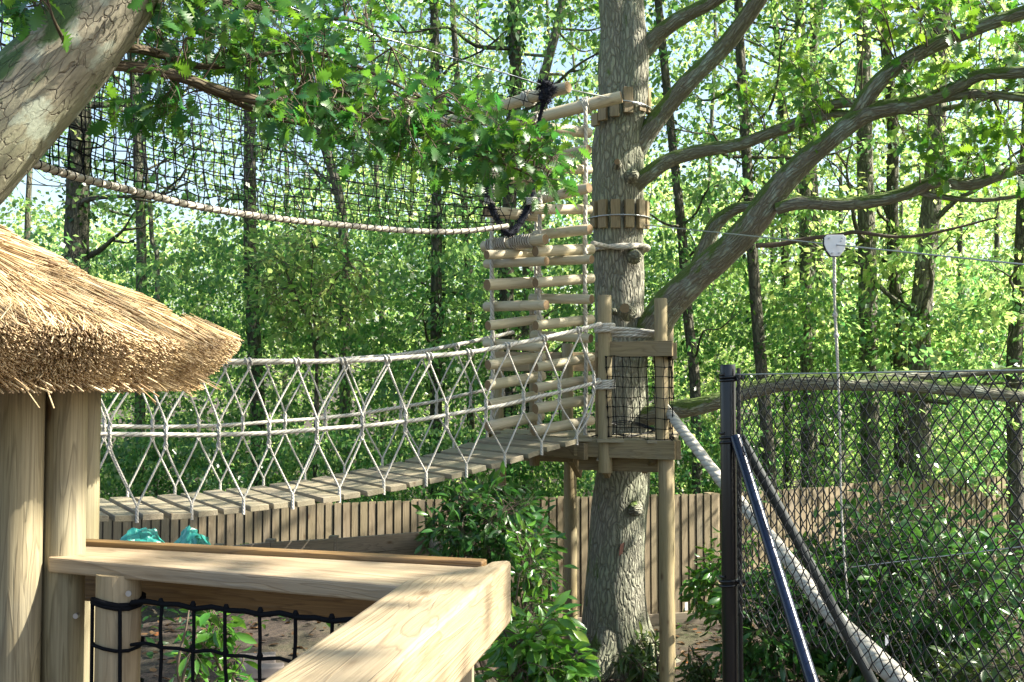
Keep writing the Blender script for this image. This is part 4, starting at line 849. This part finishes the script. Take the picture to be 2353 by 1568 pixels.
for k in range(10):
    pts = [ta + (tb - ta).normalized() * (i * .0457) + Vector((0, 0, -.002 - .098 * k + .002 * math.sin(i * 1.7 + k) - (.005 if i % 2 else 0))) for i in range(-1, 17)]; m_.tube(spl(pts, 2), .0062 if k == 0 else .0042, 7, False)
    for i in range(nL): p = ta + (tb - ta).normalized() * (i * .0915 + .04) + Vector((0, 0, -.098 * k)); m_.tube([p - Vector((0, 0, .008)), p, p + Vector((0, 0, .008))], [.004, .0075, .004], 6)
pc = Vector(((281 - 1176.5) / F * 2.462, 2.462, 0))
for k in range(8):
    zq = P(281, 1404, 2.37).z - .098 * k
    for q_ in range(2 if k == 0 else 1): m_.tube([pc + Vector((math.cos(t * .5) * .057, math.sin(t * .5) * .057, zq + .007 * q_ + .006 * math.sin(t))) for t in range(14)], .0062 if k == 0 else .0042, 7, False)
for th in (-2.9, -1.15): m_.tube([pc + Vector((math.cos(th + .03 * k) * .058, math.sin(th) * .058, P(281, 1404, 2.37).z - .098 * k)) for k in range(9)], .0045, 7, False)
m_.build('rope_net', BLACKC, rl)
# ------------------------------------------------------------------ thatched hut
HC = Vector((-1.6, 2.62, 0)); hut = thing('thatched_hut', 'golden reed-thatched hut roof on round pale posts at the left edge', 'hut', HC)
for px, D, r in ((52, 2.50, .0525), (155, 2.565, .0495), (196, 2.80, .042)): rpost(px, D, 0, CZ + .09, r, 'post', hut)
HSCREW.build('screw_head', STEEL, hut)
R0, ZE, SL = .835, CZ + .0, .50
def prof(r): return CZ + .106 + (R0 - r) * SL - .03 * max(0, (r - .6) / .27) ** 2
mb = MB(); nS = 72
ringz = [(.02, prof(.0)), (.3, prof(.3) - .02), (.6, prof(.6) - .02), (R0 - .09, prof(R0 - .09) - .03), (R0 - .07, prof(R0) - .04), (R0 - .13, ZE + .03), (R0 - .14, ZE + .015), (.5, ZE + .16), (.02, ZE + .3)]
for r, z in ringz:
    for k in range(nS):
        th = 2 * math.pi * k / nS; mb.v.append(HC + Vector((math.cos(th) * r, math.sin(th) * r, z))); mb.tc.append((r, th, z))
for i in range(len(ringz) - 1):
    for k in range(nS): a = i * nS + k; b_ = i * nS + (k + 1) % nS; mb.face((a, a + nS, b_ + nS, b_))
mb.build('roof_base', REEDCORE, hut)
def reeds(name, n, fn, par, r0=.0019):
    """fn(n) -> start, end arrays"""
    A, B = fn(n); d = B - A; L = np.linalg.norm(d, axis=1, keepdims=True); t = d / L; u = np.cross(t, rng.normal(size=t.shape)); u /= np.linalg.norm(u, axis=1, keepdims=True); v = np.cross(t, u)
    r = (rng.uniform(.55, 1.35, n) * r0)[:, None]; V = []
    for e, s_ in ((A, .8), (B, 1.0)):
        for k in range(4): a = k * math.pi / 2; V.append(e + (u * math.cos(a) + v * math.sin(a)) * r * s_)
    V = np.stack(V, 1); k = 8; base = (np.arange(n) * k)[:, None, None]
    q = np.array([(0, 1, 5, 4), (1, 2, 6, 5), (2, 3, 7, 6), (3, 0, 4, 7), (4, 5, 6, 7)]); Fc = (q[None] + base).reshape(-1, 4)
    me = bpy.data.meshes.new(name); me.vertices.add(n * 8); me.vertices.foreach_set('co', V.reshape(-1).astype(np.float32)); me.loops.add(len(Fc) * 4); me.loops.foreach_set('vertex_index', Fc.reshape(-1).astype(np.int32))
    me.polygons.add(len(Fc)); me.polygons.foreach_set('loop_start', np.arange(0, len(Fc) * 4, 4, dtype=np.int32)); me.polygons.foreach_set('material_index', np.tile([0, 0, 0, 0, 1], n).astype(np.int32))
    at = me.attributes.new('rnd', 'FLOAT', 'FACE'); at.data.foreach_set('value', np.repeat(rng.random(n), 5).astype(np.float32)); me.materials.append(REED); me.materials.append(REEDEND); me.update(calc_edges=True); me.validate()
    o = bpy.data.objects.new(name, me); link(o, par); return o
lump = lambda th, r: .012 * np.sin(th * 9 + r * 7) + .008 * np.sin(th * 23 + 1) + .006 * np.sin(r * 30 + th * 5)
vprof = lambda r: CZ + .106 + (R0 - r) * SL - .03 * np.maximum(0, (r - .6) / .27) ** 2
def f_top(n):
    th = rng.uniform(-2.6, 2.3, n); r1 = np.sqrt(rng.uniform(.02, 1.0, n)) * (R0 + .0); ln = rng.uniform(.12, .3, n); r0_ = np.maximum(r1 - ln, .01); tw = rng.normal(size=n) * .014
    lay = rng.uniform(-.02, .008, n); z1 = vprof(r1) + lump(th, r1) + lay; z0 = vprof(r0_) + lump(th, r0_) + lay - .02
    A = np.stack([HC.x + np.cos(th) * r0_, HC.y + np.sin(th) * r0_, z0], 1); B = np.stack([HC.x + np.cos(th + tw) * r1, HC.y + np.sin(th + tw) * r1, z1], 1); return A, B
reeds('thatch', 60000, f_top, hut, .0013)
def f_edge(n):
    th = rng.uniform(-2.7, 2.3, n); h = rng.uniform(0, 1, n); lum = lump(th, R0) * 1.2
    r1 = R0 + .012 - .115 * h ** 1.3 + rng.normal(size=n) * .0035 + lum; z1 = CZ + .106 - .112 * h + rng.normal(size=n) * .006 + .01 * np.sin(th * 6); ln = rng.uniform(.06, .13, n)
    tw = rng.normal(size=n) * .05; A = np.stack([HC.x + np.cos(th) * (r1 - ln), HC.y + np.sin(th) * (r1 - ln), z1 + ln * .5], 1); B = np.stack([HC.x + np.cos(th + tw) * r1, HC.y + np.sin(th + tw) * r1, z1], 1); return A, B
reeds('thatch_edge', 75000, f_edge, hut, .0014)
def f_under(n):
    th = rng.uniform(-1.6, 1.9, n); r1 = rng.uniform(.5, R0 - .07, n); ln = rng.uniform(.12, .3, n); z = ZE + .16 * np.clip((R0 - .14 - r1) / .36, -.1, 1) + rng.uniform(-.006, .012, n); z0 = z + ln * .42
    A = np.stack([HC.x + np.cos(th) * (r1 - ln), HC.y + np.sin(th) * (r1 - ln), z0], 1); B = np.stack([HC.x + np.cos(th + rng.normal(size=n) * .06) * r1, HC.y + np.sin(th) * r1, z], 1); return A, B
reeds('thatch_underside', 7000, f_under, hut)
def f_stray(n):
    th = rng.uniform(-1.4, .6, n); r1 = R0 - .08 + rng.uniform(-.04, .06, n); A = np.stack([HC.x + np.cos(th) * (r1 - .1), HC.y + np.sin(th) * (r1 - .1), np.full(n, ZE + .05)], 1)
    B = A + np.stack([np.cos(th) * .1, np.sin(th) * .1, -rng.uniform(.02, .075, n)], 1) + rng.normal(size=(n, 3)) * .018; return A, B
reeds('loose_straw', 120, f_stray, hut, .0016)
# ------------------------------------------------------------------ shrubs
def shrub(name, label, cat, base, n, cen, rad, per, ls, tm, mat, spread=.12, up=.5, ns=7, group=None):
    b = Vector(base); b.z = ghf(b.x, b.y); r = thing(name, label, cat, b, group); st = []; mb = MB(); c = Vector(cen)
    for i in range(ns):
        e = c + Vector((random.uniform(-.7, .7) * rad[0], random.uniform(-.7, .7) * rad[1], random.uniform(-.2, .8) * rad[2])); m = b.lerp(e, .5) + Vector((random.uniform(-.15, .15), random.uniform(-.15, .15), .05)); pt = spl([b + Vector((random.uniform(-.06, .06), random.uniform(-.06, .06), -.03)), m, e], 6); mb.tube(pt, [.013, .005], 6, False); st.append(pt)
    mb.build('stem', TWIG, r); T_ = []
    for _ in range(n):
        v = Vector([random.gauss(0, 1) for _ in range(3)]).normalized() * random.uniform(.45, 1.05); T_.append((c.x + v.x * rad[0], c.y + v.y * rad[1], max(b.z + .08, c.z + v.z * rad[2])))
    leafy(r, st, T_, per, ls, tm, mat, spread, tw=.003, up=up); return r
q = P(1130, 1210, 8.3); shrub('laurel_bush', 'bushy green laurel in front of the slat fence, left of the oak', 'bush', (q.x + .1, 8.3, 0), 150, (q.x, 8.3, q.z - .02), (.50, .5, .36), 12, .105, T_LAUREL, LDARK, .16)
q = P(1215, 1420, 7.6); shrub('laurel_bush', 'trailing lower laurel growth right of the handrail corner', 'bush', (q.x, 7.7, 0), 80, (q.x + .02, 7.6, q.z), (.24, .3, .72), 9, .095, T_LAUREL, LLAU, .14)
q = P(1235, 1530, 6.2); shrub('rhododendron', 'broad glossy-leaved shrub lit yellow-green at the bottom centre', 'shrub', (q.x, 6.2, 0), 70, (q.x, 6.2, q.z + .02), (.29, .3, .28), 10, .13, T_LAUREL, LLAU, .12, .8)
q = P(495, 1490, 5.0); shrub('laurel_sapling', 'young bright-leaved laurel seen through the black handrail netting', 'shrub', (q.x, 5.0, 0), 34, (q.x, 5.0, q.z - .08), (.16, .18, .32), 8, .10, T_LAUREL, LLAU, .09)
q = P(1650, 1320, 9.6); shrub('laurel_bush', 'small light green bush against the fence just left of the black post', 'bush', (q.x + .2, 9.8, 0), 60, (q.x + .1, 9.7, q.z - .1), (.34, .3, .5), 9, .11, T_LAUREL, LLAU, .13)
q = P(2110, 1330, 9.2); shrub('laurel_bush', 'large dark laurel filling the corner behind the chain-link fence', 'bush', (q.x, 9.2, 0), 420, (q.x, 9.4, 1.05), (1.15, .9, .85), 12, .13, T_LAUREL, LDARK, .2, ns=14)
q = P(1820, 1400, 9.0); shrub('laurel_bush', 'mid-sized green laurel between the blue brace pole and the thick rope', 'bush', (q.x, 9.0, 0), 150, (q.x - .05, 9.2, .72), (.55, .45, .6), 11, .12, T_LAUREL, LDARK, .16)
q = P(2330, 1480, 7.6); shrub('laurel_bush', 'shaded bush low in the bottom right corner behind the mesh', 'bush', (q.x, 7.6, 0), 140, (q.x + .2, 7.8, .55), (.7, .5, .5), 10, .11, T_LAUREL, LRHO, .16)
for i, (px, py, D, lb_) in enumerate(((1460, 1555, 9.0, 'drooping dark rhododendron at the foot of the oak, left of the pale platform leg'), (1500, 1530, 9.6, 'wilting rhododendron sprig between the oak base and the platform leg'), (1600, 1560, 8.7, 'drooping rhododendron clump right of the platform leg on bare soil'), (1745, 1570, 8.5, 'small ragged plant on the soil behind the black post'))):
    q = PZ(px, py + 40, 0.02); shrub('rhododendron', lb_, 'shrub', (q.x, q.y, 0), 16, (q.x, q.y, .28), (.2, .2, .18), 12, .13, T_DROOP, LRHO, .05, .3, 5)
fr = thing('fern', 'green fern fronds low behind the mesh near the bottom right', 'fern', PZ(2160, 1555, .02)); pos = []; dr = []
for k in range(9):
    a = k * .7; dv = Vector((math.cos(a), math.sin(a), 0)); b0 = Vector(fr.location)
    for j in range(22):
        t = j / 21; p = b0 + dv * .45 * t + Vector((0, 0, .35 * math.sin(t * 2.3))); sdv = Vector((-dv.y, dv.x, 0))
        for sg in (-1, 1): pos.append(tuple(p)); dr.append(tuple(sdv * sg + dv * .4))
pos = np.array(pos); dr = np.array(dr); nm = np.tile([0, 0, 1.], (len(pos), 1)) + rng.normal(size=pos.shape) * .1
link(bpy.data.objects.new('frond', leaf_mesh('frond', pos, dr, nm, np.tile(np.repeat(.11 * (1 - np.linspace(0, .85, 22)), 2), 9), T_DROOP, LLAU)), fr)
n = 5200; gx = rng.uniform(-3.2, 5.5, n); gy = rng.uniform(4.6, 12, n); k_ = (np.sin(gx * 2.1 + 1) + np.cos(gy * 1.9 + gx) + rng.normal(size=n) * .5 > .2) & ~((gx > 1.35) & (gx < 2.3) & (gy < 10.6)); gx, gy = gx[k_], gy[k_]
pos = np.stack([gx, gy, gh(gx, gy) + rng.uniform(.02, .16, len(gx))], 1); d = rng.normal(size=(len(gx), 3)); d[:, 2] *= .3; nm = rng.normal(size=(len(gx), 3)) * .4; nm[:, 2] += 1
o = bpy.data.objects.new('ground_cover', leaf_mesh('ground_cover', pos, d, nm, rng.uniform(.04, .12, len(pos)), T_LAUREL, IVY)); link(o); tag(o, 'low dark ivy and weeds creeping over the shaded soil', 'ground cover', kind='stuff')
# ------------------------------------------------------------------ planter, tarps, scraps
pl = thing('raised_bed', 'long low timber-board bed edge standing in front of the slat fence', 'planter', PZ(760, 1275, 1.2))
zt1 = zz(800, 1234, 9.2); Lp = [P(500, 1258, 8.7), P(620, 1246, 8.9), P(765, 1238, 9.2), P(985, 1221, 9.9)]
for a, b_ in zip(Lp, Lp[1:]):
    for k in range(3):
        m_ = MB(); z_ = Vector((0, 0, -.075 - .152 * k)); m_.beam(a + z_, b_ + z_, .04, .148); m_.build('side_board', GREYW, pl, .003)
for p in Lp: m_ = MB(); m_.box((p.x, p.y + .04, p.z - .22), (0, 0, .24), (.04, 0, 0), (0, .04, 0)); m_.build('corner_post', GREYW, pl, .003)
e = Lp[-1]; m_ = MB(); m_.beam(e + Vector((.02, 0, -.1)), Vector((e.x + .25, e.y - 1.2, e.z - .14)), .04, .2); m_.build('side_board', GREYW, pl)
from mathutils import noise as _n
for lb_, px, w_, h_, D in (('smooth pale side of a crumpled teal tarpaulin, the left one above the handrail', 332, .19, .52, 8.9), ('crinkled darker teal tarpaulin heap, the right one above the handrail', 440, .15, .55, 8.85)):
    c = Vector(((px - 1176.5) / F * D, D, ghf((px - 1176.5) / F * D, D) - .03)); nn = 44; vs = []; fs = []; hh = zz(px, 1211, D) - c.z
    for j in range(nn + 1):
        for i in range(nn + 1):
            u, v = i / nn * 2 - 1, j / nn * 2 - 1; r = math.sqrt(u * u + v * v); env = max(0, 1 - r ** 2.2)
            q = Vector((u * 2.2 + px, v * 2.2, 0)); cz_ = abs(_n.noise(q * .5)) + .3 * abs(_n.noise(q * 1.3)) + .05 * abs(_n.noise(q * 3))
            vs.append((c.x + u * w_ * 1.5 + .03 * _n.noise(q * 3), c.y + v * .35 + .03 * _n.noise(q * 3 + Vector((9, 0, 0))), c.z + hh * env ** .5 * (1.03 - .42 * cz_)))
    fs = [(j * (nn + 1) + i, j * (nn + 1) + i + 1, (j + 1) * (nn + 1) + i + 1, (j + 1) * (nn + 1) + i) for j in range(nn) for i in range(nn)]
    me = bpy.data.meshes.new('tarpaulin'); me.from_pydata(vs, [], fs); me.materials.append(TEAL); o = bpy.data.objects.new('tarpaulin', me); link(o); tag(o, lb_, 'tarpaulin', 'crumpled teal tarpaulins')
for lb_, px, py, dm in (('upper pale broken brick lying on the soil seen through the netting', 590, 1538, (.11, .05, .035)), ('lower pale flat stone on the soil seen through the netting', 600, 1556, (.13, .06, .03))):
    z_ = 1.2; q = PZ(px, py, 1.2); m_ = MB(); m_.box((q.x, q.y, ghf(q.x, q.y) + .03), (dm[0], .02, 0), (-.01, dm[1], 0), (0, .005, dm[2])); o = m_.build('brick', LITTER, None, .008); tag(o, lb_, 'brick')
for lb_, px, py, D, h_ in (('tiny white paper scrap hanging by the fence right of the platform leg', 1577, 1394, 9.0, .035), ('tiny white tag hanging behind the mesh beside the thick rope', 2038, 1472, 7.2, .035)):
    c = P(px, py, D); m_ = MB(); m_.prism([(c.x - .012, c.y), (c.x + .012, c.y + .004), (c.x + .014, c.y + .01)], c.z - h_, c.z + h_, (1, 0, 0)); o = m_.build('paper_scrap', WHITEP); tag(o, lb_, 'scrap')
